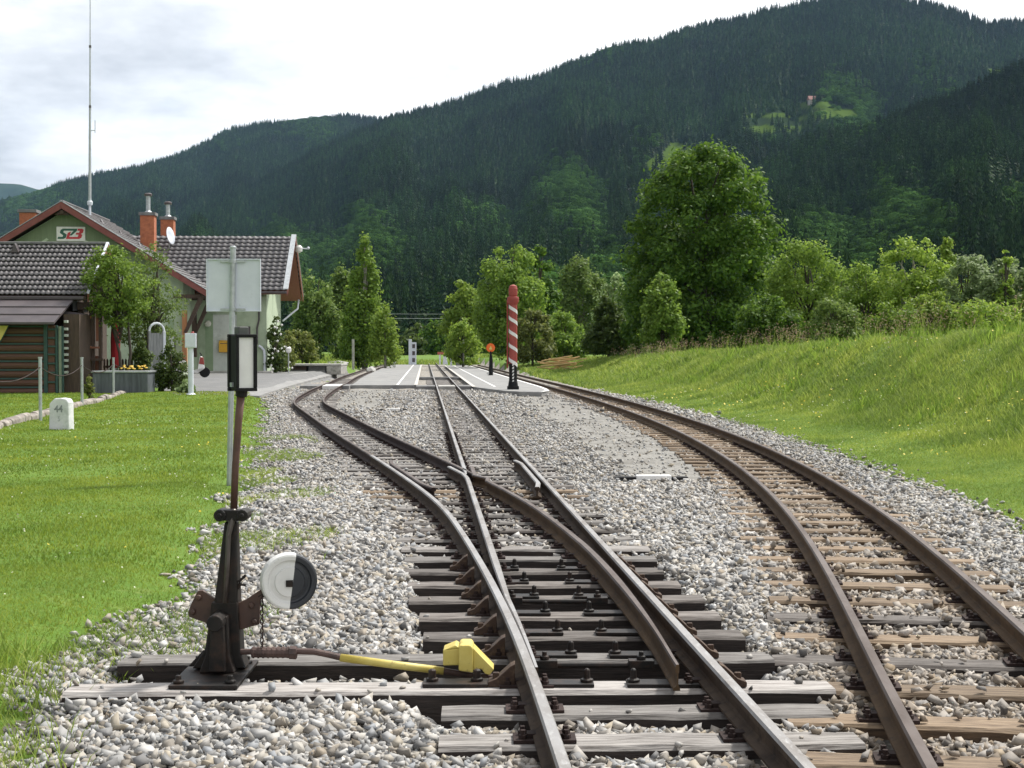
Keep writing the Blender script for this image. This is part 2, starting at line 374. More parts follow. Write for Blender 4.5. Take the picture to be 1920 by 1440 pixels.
def build_ground():
    ys = np.concatenate([np.linspace(-12, 2.8, 20), np.geomspace(3.0, 640, 560)])
    ss = np.linspace(-.78, .78, 470)
    Yg = np.repeat(ys[:, None], len(ss), 1)
    Xg = ss[None, :] * np.maximum(np.abs(Yg), 6.0) 
    Zg = ground_z(Xg, Yg)
    nr, ncol = Yg.shape
    idx = np.arange(nr * ncol).reshape(nr, ncol)
    q = np.stack([idx[:-1, :-1], idx[:-1, 1:], idx[1:, 1:], idx[1:, :-1]], -1).reshape(-1, 4)
    V = np.stack([Xg, Yg, Zg], -1).reshape(-1, 3)
    cx = V[q].mean(1); x, y = cx[:, 0], cx[:, 1]
    jit = .10 * wob(x, y, 3.1) + .06 * wob(x, y, 7.7, 2)
    le = left_edge(y); d = bank_d(x, y)
    ball = (x > le + jit) & (d < 1.42 + jit * 1.2)
    far = (y > 97)
    near_tr = (np.minimum(np.minimum(np.abs(x - main_x(y)), np.abs(x - div_x(y))), np.abs(d)) < 1.25) | ((x > div_x(y)) & (x < right_x(y)) & (y < 158))
    ball &= (~far) | near_tr
    ball &= y < 178
    road = (x < left_edge(y)) & (y > 47.2) & (y < 97) & (x > np.interp(y, [47, 52, 60, 70, 80, 97], [-10.6, -12.2, -14.6, -26, -26, -14]))
    road &= ~((y > 84) & (x < -9.5 - (y - 84) * .15))
    bank = (x >= right_x(y)) & ~ball & ~road
    lawn = ~(ball | road | bank)
    for nm, msk, mt, lab in (('ballast_bed', ball, M_BALLAST, 'grey crushed stone bed under the railway tracks'), ('lawn', lawn, M_GRASS, 'mown green lawn left of the tracks'),
                             ('embankment', bank, M_GRASS, 'grassy bank rising right of the tracks'), ('road', road, M_ROAD, 'grey asphalt yard in front of the station')):
        f = q[msk]; u, inv = np.unique(f, return_inverse=True)
        o = np_mesh(nm, V[u], inv.ravel(), 4, mt, smooth=True); struct(o, lab, cat=nm.replace('_', ' '))
        if nm == 'ballast_bed':
            vx, vy = V[u][:, 0], V[u][:, 1]; me = o.data
            a = me.attributes.new('fine', 'FLOAT', 'POINT'); a.data.foreach_set('value', fine_mask(vx, vy).astype(np.float32))
            m_ = vx - main_x(vy); td = sm(6.0, 6.4, vy) * (1 - sm(10.6, 11.2, vy)) * sm(-.95, -.8, m_) * (1 - sm(.65, .9, m_))
            nb = (1 - fine_mask(vx, vy)) * (1 - sm(30, 58, vy)); a = me.attributes.new('gap_shade', 'FLOAT', 'POINT'); a.data.foreach_set('value', nb.astype(np.float32))
            a = me.attributes.new('trench_dark', 'FLOAT', 'POINT'); a.data.foreach_set('value', td.astype(np.float32))
    # the plain beyond, down to the foot of the hills and behind the camera
    b = MB(); b.add([(-9000, -3000, -1.2), (9000, -3000, -1.2), (9000, 9000, -1.2), (-9000, 9000, -1.2)], [(0, 1, 2, 3)])
    struct(b.build('ground', M_GRASS), 'wide green valley floor')
build_ground()

# ---------------------------------------------------------------- rails and sleepers
M_RAILTOP = mat('rail head', (.34, .335, .335), (.19, .175, .165), ns=5, stretch=(1, .3, 1), rough=.42, metal=.35, rr=.2, c3=(.40, .40, .40), ns3=40)
M_RAILTOP2 = mat('rail head dull', (.12, .095, .085), (.065, .047, .04), ns=5, stretch=(1, .3, 1), rough=.5, metal=.3, rr=.2)
M_RUST = mat('rail rust', (.042, .029, .021), (.078, .055, .038), ns=4, rough=.85, spec=.2, c3=(.02, .014, .012), ns3=14, bump=.3, bs=40, bd=.004)
M_RUSTR = mat('rail rust warm', (.068, .042, .023), (.112, .072, .04), ns=4, rough=.85, spec=.2, c3=(.05, .035, .025), ns3=14, bump=.3, bs=40, bd=.004)
M_RUSTP = mat('rail rust purple', (.026, .017, .0155), (.050, .033, .030), ns=4, rough=.8, spec=.2, c3=(.03, .02, .02), ns3=14, bump=.3, bs=40, bd=.004)
M_IRON = mat('dark cast iron', (.008, .0075, .0075), (.018, .014, .012), ns=9, rough=.55, spec=.3, c3=(.045, .025, .017), ns3=11, bump=.3, bs=60, bd=.002)
M_CHAIR = mat('orange rust', (.060, .034, .022), (.04, .024, .017), ns=14, rough=.85, c3=(.13, .085, .05), ns3=30, bump=.5, bs=70, bd=.004)
def wood(name, a, b, c, rnd=.25): return mat(name, a, b, ns=3.2, stretch=(1.2, 14, 14), lo=.3, hi=.7, rough=.85, c3=c, ns3=5, lo3=.48, hi3=.7, bump=.7, bs=9, bd=.006, rnd=rnd)
M_WGREY = wood('sleeper grey', (.12, .11, .105), (.32, .305, .29), (.05, .042, .036))
M_WDARK = wood('sleeper dark', (.055, .043, .037), (.25, .23, .215), (.022, .017, .014))
M_WBROWN = wood('sleeper brown', (.135, .092, .058), (.285, .215, .145), (.055, .038, .026))
M_WPALE = wood('sleeper pale', (.27, .25, .24), (.50, .48, .46), (.13, .11, .10), .08)
M_TARSHADE = wood('tarred shaded wood', (.016, .012, .011), (.045, .034, .030), (.009, .007, .006), .15)  # tarred sleeper sides, with the shade of the fronts put into the colour
M_TARSHADEB = wood('tarred shaded brown wood', (.06, .039, .023), (.12, .078, .046), (.02, .014, .01), .2)  # sides of the brown sleepers, shade likewise put into the colour

RPROF = [(-.045, 0), (-.045, .010), (-.014, .022), (-.0075, .032), (-.0075, .074), (-.025, .082), (-.026, .103), (-.019, .1145), (.019, .1145), (.026, .103), (.025, .082), (.0075, .074), (.0075, .032), (.014, .022), (.045, .010), (.045, 0)]
def rail(name, pts, parent, mats, hw=None, top=RT, prof=RPROF):
    """rail swept along pts; hw: half head width factor per point (a planed point blade)"""
    b = MB(); n = len(prof); pts = [Vector((p[0], p[1], 0)) for p in pts]; off = Vector(parent.location) if parent else Vector()
    vs = []
    for i, p in enumerate(pts):
        t = (pts[min(i + 1, len(pts) - 1)] - pts[max(i - 1, 0)]).normalized(); nx = Vector((t.y, -t.x, 0)); k = 1 if hw is None else hw[i]
        for a, z in prof:
            aa = a * k if a > 0 or hw is None else a * max(k, .45)
            vs.append(p + nx * aa + Vector((0, 0, top - .1145 + z)) - off)
    b.add(vs, [])
    for i in range(len(pts) - 1):
        for j in range(n):
            j2 = (j + 1) % n; b.f.append((i * n + j, (i + 1) * n + j, (i + 1) * n + j2, i * n + j2)); b.m.append(0 if 6 <= j <= 8 else 1)
    b.f.append(tuple(range(n - 1, -1, -1))); b.m.append(1); e = (len(pts) - 1) * n; b.f.append(tuple(e + j for j in range(n))); b.m.append(1)
    return b.build(name, mats, parent)
def ys_for(a, b, st=.35):
    out = [a]; y = a
    while y < b: y = min(b, y + max(st, y * .018)); out.append(y)
    return np.array(out)
def line(fn, d, a, b): y = ys_for(a, b); X, Y = offs(fn, y, d); return list(zip(X.tolist(), Y.tolist()))

SLEEPERS = []                                 # (x, y, angle, half length, half width) for keeping stones off
def sleeper(parent, x, y, ang, x0, x1, m, wd=.2, h=.13, plates=(), ztop=.03, plate_me=None):
    """wooden sleeper across the track: x0..x1 along its own axis from the centre x, y"""
    nseg = 10; b = MB(); hw = wd / 2; r = random.Random(int(y * 977 + x * 131))
    rows = []
    for i in range(nseg + 1):
        u = x0 + (x1 - x0) * i / nseg; j = lambda s: r.uniform(-s, s)
        if i in (0, nseg): u += j(.012)
        cb = .012 + r.uniform(0, .008)
        rows.append([(u, -hw + j(.005), -h), (u, -hw + j(.005), -cb), (u, -hw + cb + j(.003), j(.003)), (u, hw - cb + j(.003), j(.003)), (u, hw + j(.004), -cb), (u, hw, -h)])
    b.add([p for w_ in rows for p in w_], [])
    for i in range(nseg):
        for k in range(6):
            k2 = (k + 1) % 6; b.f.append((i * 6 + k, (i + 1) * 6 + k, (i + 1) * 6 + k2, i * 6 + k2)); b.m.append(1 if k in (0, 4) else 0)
    b.f.append(tuple(range(5, -1, -1))); b.m.append(0); b.f.append(tuple(nseg * 6 + k for k in range(6))); b.m.append(0)
    o = b.build('sleeper', [m, M_TARSHADEB if m is M_WBROWN else M_TARSHADE], parent); o.location = (x - parent.location.x, y - parent.location.y, ztop); o.rotation_euler = (0, 0, ang + r.uniform(-.008, .008))
    c_ = (x0 + x1) / 2
    SLEEPERS.append((x + math.cos(ang) * c_, y + math.sin(ang) * c_, ang, (x1 - x0) / 2, hw))
    if plate_me is not None:
        for u in plates:
            p = bpy.data.objects.new('rail_plate', plate_me); C.objects.link(p); p.parent = o; p.location = (u, 0, .001)
    return o
def plate_mesh():
    b = MB(); b.box(-.12, .12, -.06, .06, 0, .013)
    for sx in (-1, 1):
        b.box(sx * .048 - .02, sx * .048 + .02, -.028, .028, .013, .03)
        for sy in (-1, 1):
            b.lathe([(.017, .013), (.017, .028), (.011, .03), (.011, .046)], 6, Matrix.Translation((sx * .083, sy * .03, 0)))
    o = b.build('rail_plate', M_RUSTP); me = o.data; bpy.data.objects.remove(o); return me
PLATE = plate_mesh()

def build_tracks():
    # ---- the points
    ry = 6.5; root = empty('railway_switch', (main_x(ry), ry, 0))
    tag(root, 'railway points with an open blade and a crossing where the left track branches off', 'railway switch')
    tops = [M_RAILTOP, M_RUST]; dul = [M_RAILTOP2, M_RUSTP]
    END = 19.6
    rail('stock_rail', line(main_x, GA, 2.2, END), root, tops)
    rail('stock_rail', line(div_x, -GA, 2.2, END), root, tops)
    TIP = 6.42
    y = ys_for(TIP, 15.6, .18)
    lx, ly = offs(main_x, y, -GA); sx, sy = offs(div_x, y, -GA)
    w = np.clip(.16 + (y - TIP) / 3.2 * .84, .16, 1)
    sxx = np.interp(ly, sy, sx)
    bx = np.maximum(lx, sxx + .027 + .027 * w)
    pts = list(zip(bx, ly)); pts += [(pts[-1][0] - .03, 16.05), (float(offs(div_x, np.array(16.6), GA)[0]) - .085, 16.55), (float(offs(div_x, np.array(17.6), GA)[0]) - .09, 17.6)]
    w = list(w) + [1, 1, 1]
    rail('switch_blade', pts, root, tops, hw=w)
    ix, iy = offs(div_x, y, GA); ix = ix - .155 * (np.clip((10.6 - y) / 4.15, 0, 1) ** 1.5)
    pts = list(zip(ix, iy)); pts += [(pts[-1][0] + .0, 16.0), (float(main_x(16.45)) - GA + .09, 16.4), (float(main_x(17.6)) - GA + .095, 17.6)]
    rail('switch_blade', pts, root, [M_RAILTOP2, M_RUSTR], hw=list(np.clip(.2 + (y - TIP) / 2.5 * .8, .2, 1)) + [1, 1, 1])
    nose = MB()
    y2 = ys_for(16.5, END, .3)
    a = list(zip(*offs(main_x, y2, -GA))); b_ = list(zip(*offs(div_x, y2, GA)))
    rail('crossing_nose', a, root, tops, hw=list(np.clip(.2 + (y2 - 16.5) * 1.2, .2, 1)))
    rail('crossing_nose', b_, root, dul, hw=list(np.clip(.2 + (y2 - 16.5) * 1.2, .2, 1)))
    for fn, d, mt in ((main_x, GA - .085, tops), (div_x, -GA + .085, dul)):
        yy = ys_for(14.9, 18.6, .25); X, Y = offs(fn, yy, d); s = -.05 * np.sign(d)
        X = X + s * (np.clip((15.4 - yy) / .5, 0, 1) + np.clip((yy - 18.1) / .5, 0, 1))
        rail('check_rail', list(zip(X, Y)), root, mt)
    # sleepers of the points
    yc = [3.45, 4.0, 4.6, 5.12, 5.70, 6.17, 6.62, 7.25, 7.83, 8.41, 8.98, 9.54, 10.13, 10.72, 11.28]
    while yc[-1] < 19.0: yc.append(yc[-1] + .58)
    for i, y0 in enumerate(yc):
        cx = float(main_x(y0)); dx = float(div_x(y0)); ang = math.atan(-.0583) * -1 * 0 + .035
        l0 = min(-.83, dx - cx - .85) + random.uniform(-.03, .03); l1 = .80 + random.uniform(-.04, .05)
        m = random.choice([M_WDARK, M_WGREY, M_WDARK]) if y0 > 7.1 else M_WGREY
        if abs(y0 - 6.62) < .02: l0 = -2.44; l1 = .95; m = M_WPALE
        if abs(y0 - 7.25) < .02: l0 = -2.32; l1 = .83; m = M_WGREY
        if abs(y0 - 7.83) < .02: l0 = -.86; l1 = .82; m = M_WDARK
        if y0 < 6.3: l0 = -.80 + random.uniform(-.02, .02); l1 = .82
        if y0 > 11.5: m = random.choice([M_WGREY, M_WGREY, M_WDARK, M_WBROWN])
        pl = [float(offs(div_x, np.array(y0), -GA)[0]) - cx, GA]
        if y0 > 9.0: pl += [-GA, float(offs(div_x, np.array(y0), GA)[0]) - cx]
        sleeper(root, cx, y0, .03, l0, l1, m, wd=.21, h=.15, plates=pl, plate_me=PLATE)
    # slide chairs with bolts, rusty rail braces, stretcher bars
    lo = Vector(root.location)
    for i, y0 in enumerate((6.62, 7.25, 7.83, 8.41, 8.98, 9.54, 10.13)):
        for side in (0, 1):
            x_st = float(offs(div_x, np.array(y0), -GA)[0]) if side == 0 else float(main_x(y0)) + GA
            b = MB(); sgn = 1 if side == 0 else -1
            xa = x_st + sgn * .03; xb = x_st + sgn * (.30 if side == 0 else .36)
            b.box(min(xa, xb), max(xa, xb), y0 - .055, y0 + .055, .032, .048)
            bx_ = xb - sgn * .03
            b.lathe([(.03, .048), (.03, .06), (.016, .062), (.014, .10), (.006, .108)], 8, Matrix.Translation((bx_, y0, 0)))
            b.v = [tuple(Vector(p) - lo) for p in b.v]
            b.build('slide_chair', M_IRON, root, bevel=.003)
            b = MB(); xo = x_st - sgn * .05
            b.prism([(xo, .032), (xo, .135), (xo - sgn * .02, .125), (xo - sgn * .08, .07), (xo - sgn * .12, .055), (xo - sgn * .12, .032)], y0 - .045, y0 + .045)
            b.box(min(xo - sgn * .10, xo - sgn * .07), max(xo - sgn * .10, xo - sgn * .07), y0 - .012, y0 + .012, .06, .09)
            b.v = [tuple(Vector(p) - lo) for p in b.v]
            b.build('rail_brace', M_CHAIR, root, bevel=.004)
    for y0 in (6.93, 8.7):
        b = MB(); x0 = float(offs(div_x, np.array(y0), -GA)[0]) + .05; x1 = float(main_x(y0)) + GA - .20
        b.tube([(x0, y0, .055), (x1, y0, .055)], .014, 8)
        for x in (x0 + .06, x1 - .05): b.box(x - .06, x + .06, y0 - .03, y0 + .03, .045, .082); b.lathe([(.022, .082), (.022, .10), (.012, .10), (.012, .12)], 6, Matrix.Translation((x, y0, 0)))
        b.v = [tuple(Vector(p) - lo) for p in b.v]
        b.build('stretcher_bar', M_IRON, root, bevel=.003)
    b = MB(); xk = float(offs(div_x, np.array(6.62), -GA)[0])
    b.box(xk - .46, xk - .17, 6.57, 6.70, .031, .047)
    for x in (xk - .42, xk - .22): b.lathe([(.028, .047), (.028, .06), (.018, .06), (.018, .095), (.008, .10)], 8, Matrix.Translation((x, 6.64, 0)))
    b.v = [tuple(Vector(p) - lo) for p in b.v]; b.build('lock_plate', M_IRON, root, bevel=.003)

    # ---- plain tracks
    def track(name, label, fn, y0, y1, mats, wm, step, half, plates_to, far_m=None):
        rt = empty(name, (float(fn(max(y0, 2.5))), max(y0, 2.5), 0)); tag(rt, label, 'railway track', 'plain railway tracks')
        for d in (-GA, GA): rail('rail', line(fn, d, y0, y1), rt, mats)
        y = y0 + .25; n = 0
        while y < y1 and n < 100:
            x = float(fn(y)); s = float(slope(fn, y)); ang = -math.atan(s)
            sleeper(rt, x, y, ang, -half + random.uniform(-.04, .04), half + random.uniform(-.04, .04), random.choice(wm), wd=.2, plates=(-GA, GA), plate_me=PLATE if y < plates_to else None, ztop=.018)
            y += step * math.cos(ang) * random.uniform(.96, 1.04); n += 1
        return rt
    track('railway_track', 'straight railway track running away between the two platforms', main_x, 19.62, 175, tops, [M_WGREY], .62, .78, 27)
    track('railway_track', 'branch railway track bending left towards the station building', div_x, 19.62, 172, dul, [M_WGREY, M_WGREY, M_WDARK], .62, .78, 27)
    track('railway_track', 'curved railway track with brown sleepers below the grassy bank', right_x, 2.2, 150, [M_RAILTOP2, M_RUSTR], [M_WBROWN, M_WBROWN, M_WBROWN, M_WBROWN, M_WBROWN, M_WDARK], .60, .80, 24)
build_tracks()

# ---------------------------------------------------------------- ballast stones
def icosa():
    t = (1 + 5 ** .5) / 2
    v = np.array([(-1, t, 0), (1, t, 0), (-1, -t, 0), (1, -t, 0), (0, -1, t), (0, 1, t), (0, -1, -t), (0, 1, -t), (t, 0, -1), (t, 0, 1), (-t, 0, -1), (-t, 0, 1)]) / (1 + t * t) ** .5
    f = np.array([(0, 11, 5), (0, 5, 1), (0, 1, 7), (0, 7, 10), (0, 10, 11), (1, 5, 9), (5, 11, 4), (11, 10, 2), (10, 7, 6), (7, 1, 8), (3, 9, 4), (3, 4, 2), (3, 2, 6), (3, 6, 8), (3, 8, 9), (4, 9, 5), (2, 4, 11), (6, 2, 10), (8, 6, 7), (9, 8, 1)])
    return v, f
OCT = (np.array([(1, 0, 0), (-1, 0, 0), (0, 1, 0), (0, -1, 0), (0, 0, 1), (0, 0, -1.)]), np.array([(0, 2, 4), (2, 1, 4), (1, 3, 4), (3, 0, 4), (2, 0, 5), (1, 2, 5), (3, 1, 5), (0, 3, 5)]))
CUB = (np.array([(x, y, z) for z in (-1, 1) for y in (-1, 1) for x in (-1, 1)], float) * .72, np.array([(0, 2, 3), (0, 3, 1), (4, 5, 7), (4, 7, 6), (0, 1, 5), (0, 5, 4), (2, 6, 7), (2, 7, 3), (0, 4, 6), (0, 6, 2), (1, 3, 7), (1, 7, 5)]))
def rotmats(n, tilt=1.0):
    q = RNG.normal(size=(n, 4)); q[:, 1:3] *= tilt; q /= np.linalg.norm(q, axis=1)[:, None]; w, x, y, z = q.T
    return np.stack([np.stack([1 - 2 * (y * y + z * z), 2 * (x * y - z * w), 2 * (x * z + y * w)], -1), np.stack([2 * (x * y + z * w), 1 - 2 * (x * x + z * z), 2 * (y * z - x * w)], -1), np.stack([2 * (x * z - y * w), 2 * (y * z + x * w), 1 - 2 * (x * x + y * y)], -1)], 1)
def stone_material():
    m = bpy.data.materials.new('crushed stone'); m.use_nodes = True; nt = m.node_tree; N = nt.nodes.new; L = nt.links.new
    b = nt.nodes['Principled BSDF']; b.inputs['Roughness'].default_value = .85; b.inputs['Specular IOR Level'].default_value = .3
    g = N('ShaderNodeNewGeometry'); cr = N('ShaderNodeValToRGB'); L(g.outputs['Random Per Island'], cr.inputs[0])
    cr.color_ramp.interpolation = 'LINEAR'; e = cr.color_ramp.elements
    cols = [(.09, .088, .086), (.21, .21, .212), (.34, .337, .33), (.26, .275, .295), (.41, .40, .38), (.34, .30, .235), (.46, .455, .445), (.27, .23, .18), (.42, .415, .405), (.18, .16, .135), (.54, .535, .525), (.31, .312, .316)]
    e[0].color = (*cols[0], 1); e[1].color = (*cols[-1], 1)
    for i, c in enumerate(cols[1:-1], 1): k = e.new(i / (len(cols) - 1)); k.color = (*c, 1)
    tc = N('ShaderNodeTexCoord'); n = N('ShaderNodeTexNoise'); n.inputs['Scale'].default_value = 45; n.inputs['Detail'].default_value = 5; L(tc.outputs['Object'], n.inputs['Vector'])
    mr = N('ShaderNodeMapRange'); mr.inputs['To Min'].default_value = .75; mr.inputs['To Max'].default_value = 1.25; L(n.outputs['Fac'], mr.inputs['Value'])
    n2 = N('ShaderNodeTexNoise'); n2.inputs['Scale'].default_value = .55; n2.inputs['Detail'].default_value = 4; L(tc.outputs['Object'], n2.inputs['Vector'])
    m2 = N('ShaderNodeMapRange'); m2.inputs['To Min'].default_value = .82; m2.inputs['To Max'].default_value = 1.18; L(n2.outputs['Fac'], m2.inputs['Value'])
    mu = N('ShaderNodeMath'); mu.operation = 'MULTIPLY'; L(mr.outputs[0], mu.inputs[0]); L(m2.outputs[0], mu.inputs[1])
    hs = N('ShaderNodeHueSaturation'); L(cr.outputs[0], hs.inputs['Color']); L(mu.outputs[0], hs.inputs['Value'])
    fa = N('ShaderNodeAttribute'); fa.attribute_name = 'rusty'
    mx = N('ShaderNodeMix'); mx.data_type = 'RGBA'; mx.blend_type = 'MULTIPLY'; mx.inputs['B'].default_value = (.74, .60, .46, 1); L(fa.outputs['Fac'], mx.inputs['Factor']); L(hs.outputs[0], mx.inputs['A'])
    L(mx.outputs['Result'], b.inputs['Base Color']); return m
M_STONE = stone_material()
def on_sleeper(x, y, grow):
    hit = np.zeros(len(x), bool)
    for (sx, sy, a, hl, hw) in SLEEPERS:
        if sy > 60: continue
        w = (np.abs(y - sy) < hl * abs(math.sin(a)) + hw + .1)
        if not w.any(): continue
        i = np.nonzero(w)[0]; dx = x[i] - sx; dy = y[i] - sy; c, s = math.cos(a), math.sin(a)
        u = dx * c + dy * s; v = -dx * s + dy * c
        hit[i] |= (np.abs(u) < hl + grow) & (np.abs(v) < hw + grow)
    return hit
def rail_dist(x, y):
    dm = np.abs(np.abs(x - main_x(y)) - GA); dd = np.abs(np.abs(x - div_x(y)) - GA); dr = np.abs(np.abs(bank_d(x, y)) - GA)
    return np.minimum(np.minimum(dm, np.where(y > 3, dd, 9)), dr)
def scatter(y0, y1, dens, smin=-.40, smax=.40):
    n = int(dens * (smax - smin) * (y1 * y1 - y0 * y0) / 2)
    y = np.sqrt(RNG.uniform(y0 * y0, y1 * y1, n)); x = RNG.uniform(smin, smax, n) * y
    return x, y
def build_stones():
    for bi, (y0, y1, dens, size, proto) in enumerate(((3.3, 9.5, 3300, .0155, CUB), (9.5, 17, 1900, .017, CUB), (17, 33, 700, .0215, OCT), (33, 60, 190, .034, OCT))):
        x, y = scatter(y0, y1, dens, *((-.56, .62) if y1 < 10 else (-.46, .48)))
        le = left_edge(y); d = bank_d(x, y)
        edge = np.clip((x - le) / .55, -1, 1)
        keep = (RNG.uniform(-1, 1, len(x)) * .5 + .25 * wob(x, y, 2.1) < edge) & (d < 1.5 + RNG.normal(size=len(x)) * .12)
        keep &= RNG.uniform(size=len(x)) > fine_mask(x, y) * .95
        keep &= ~((y > 57) & (x > div_x(y) - .9))
        x, y = x[keep], y[keep]
        os_ = on_sleeper(x, y, .012)
        trench = (y > 6.2) & (y < 10.9) & (np.abs(x - main_x(y) + .02) < .80)
        keep = (~os_ | (RNG.uniform(size=len(x)) < np.where((y > 11.4) & (np.abs(x - main_x(y)) < 1) & (y > 18), .12, np.where(bank_d(x, y) > -1, .014, np.where(y > 11.4, .04, .008))))) & (rail_dist(x, y) > .055) & (~trench | (RNG.uniform(size=len(x)) < .12))
        keep &= ~((np.abs(y - 6.93) < .22) & (x > -1.75) & (x < .2) & (RNG.uniform(size=len(x)) < .85))
        x, y, os_ = x[keep], y[keep], os_[keep]
        n = len(x); sz = size * np.exp(np.clip(RNG.normal(size=n) * .34, -.7, .62))
        far = np.maximum(0, RNG.normal(size=n) * .012)
        z = ground_z(x, y) + sz * RNG.uniform(-.25, .65, n) + far
        z = np.where(os_, .028 + sz * .45, z)
        pv, pf = proto; k = len(pv)
        ax = np.stack([sz * RNG.uniform(.85, 1.45, n), sz * RNG.uniform(.7, 1.15, n), sz * RNG.uniform(.4, .75, n)], -1)
        V = (pv[None] + (RNG.uniform(-.32, .32, (n, k, 3)) if k == 8 else 0)) * (1 + RNG.uniform(-.34, .30, (n, k, 1)) + 0) * ax[:, None, :]
        V = np.einsum('nij,nkj->nki', rotmats(n, .33), V) + np.stack([x, y, z], -1)[:, None, :]
        fc = (pf[None] + (np.arange(n) * k)[:, None, None]).reshape(-1)
        o = np_mesh('ballast_stones', V.reshape(-1, 3), fc, 3, M_STONE); tag(o, 'loose grey and beige crushed ballast stones between the tracks', 'ballast stones', kind='stuff')
        rd = np.exp(-(np.abs(bank_d(x, y)) / .75) ** 4) * .42 + .5 * np.exp(-(rail_dist(x, y) / .15) ** 2)
        a = o.data.attributes.new('rusty', 'FLOAT', 'POINT'); a.data.foreach_set('value', np.repeat(rd, k).astype(np.float32))
build_stones()
# ---------------------------------------------------------------- platforms, crossing, kerb
M_PAVE = mat('pale paving', (.21, .21, .21), (.29, .29, .285), ns=2.2, rough=.85, c3=(.15, .15, .155), ns3=.9, bump=.15, bs=30, coord='Object')
M_CONC = mat('concrete', (.33, .325, .31), (.43, .425, .41), ns=3, rough=.9, c3=(.22, .215, .20), ns3=1.6, bump=.3, bs=25, bd=.01)
M_KERB = mat('kerb stone', (.46, .44, .41), (.54, .52, .49), ns=4, rough=.85)
M_CONCD = mat('dark concrete', (.14, .14, .145), (.22, .22, .22), ns=3, rough=.9, c3=(.09, .09, .09), ns3=2, bump=.3, bs=25, bd=.01)
M_WHITE = mat('white paint', (.78, .78, .77), (.66, .66, .65), ns=7, rough=.55, c3=(.42, .42, .40), ns3=18, lo3=.62, hi3=.8)
M_BLACK = mat('black paint', (.007, .007, .008), (.014, .014, .015), ns=8, rough=.6, spec=.2, c3=(.035, .032, .03), ns3=24, lo3=.6, hi3=.8)
M_YELLOW = mat('yellow paint', (.54, .43, .085), (.66, .56, .17), ns=6, rough=.5, c3=(.20, .14, .05), ns3=17, lo3=.58, hi3=.70)
M_GALV = mat('galvanised steel', (.40, .43, .45), (.52, .55, .57), ns=12, rough=.42, metal=.55, c3=(.33, .35, .36), ns3=4)
M_GREYP = mat('light grey paint', (.60, .64, .72), (.67, .71, .79), ns=5, rough=.5, c3=(.42, .46, .48), ns3=9, lo3=.6, hi3=.8)
M_RED = mat('red paint', (.27, .038, .032), (.36, .07, .055), ns=2.5, rough=.55, c3=(.20, .045, .035), ns3=9)
M_DARKWOOD = mat('dark stained wood', (.045, .03, .022), (.085, .055, .04), ns=3, stretch=(8, 8, 1), rough=.8, bump=.4, bs=20, bd=.004)

def slab(name, poly, z0, z1, m, label, cat, line_pts=None, kind=None):
    b = MB(); b.prism([(p[0], p[1]) for p in poly], z0, z1, plane='xy')
    o = b.build(name, m, bevel=.02, seg=2)
    if kind: struct(o, label, kind, cat)
    else: tag(o, label, cat)
    return o
def strip(name, c, w, z, parent, m, h=.006):
    """flat painted strip along points c"""
    b = MB(); c = [Vector((p[0], p[1], 0)) for p in c]; vs = []
    for i, p in enumerate(c):
        t = (c[min(i + 1, len(c) - 1)] - c[max(i - 1, 0)]).normalized(); n = Vector((t.y, -t.x, 0))
        for s, zz in ((-1, z), (1, z), (1, z + h), (-1, z + h)): vs.append(p + n * w / 2 * s + Vector((0, 0, zz)))
    b.add(vs, [])
    for i in range(len(c) - 1):
        for j in range(4): j2 = (j + 1) % 4; b.f.append((i * 4 + j, i * 4 + j2, (i + 1) * 4 + j2, (i + 1) * 4 + j)); b.m.append(0)
    b.f.append((3, 2, 1, 0)); b.m.append(0); e = (len(c) - 1) * 4; b.f.append((e, e + 1, e + 2, e + 3)); b.m.append(0)
    return b.build(name, m, parent)
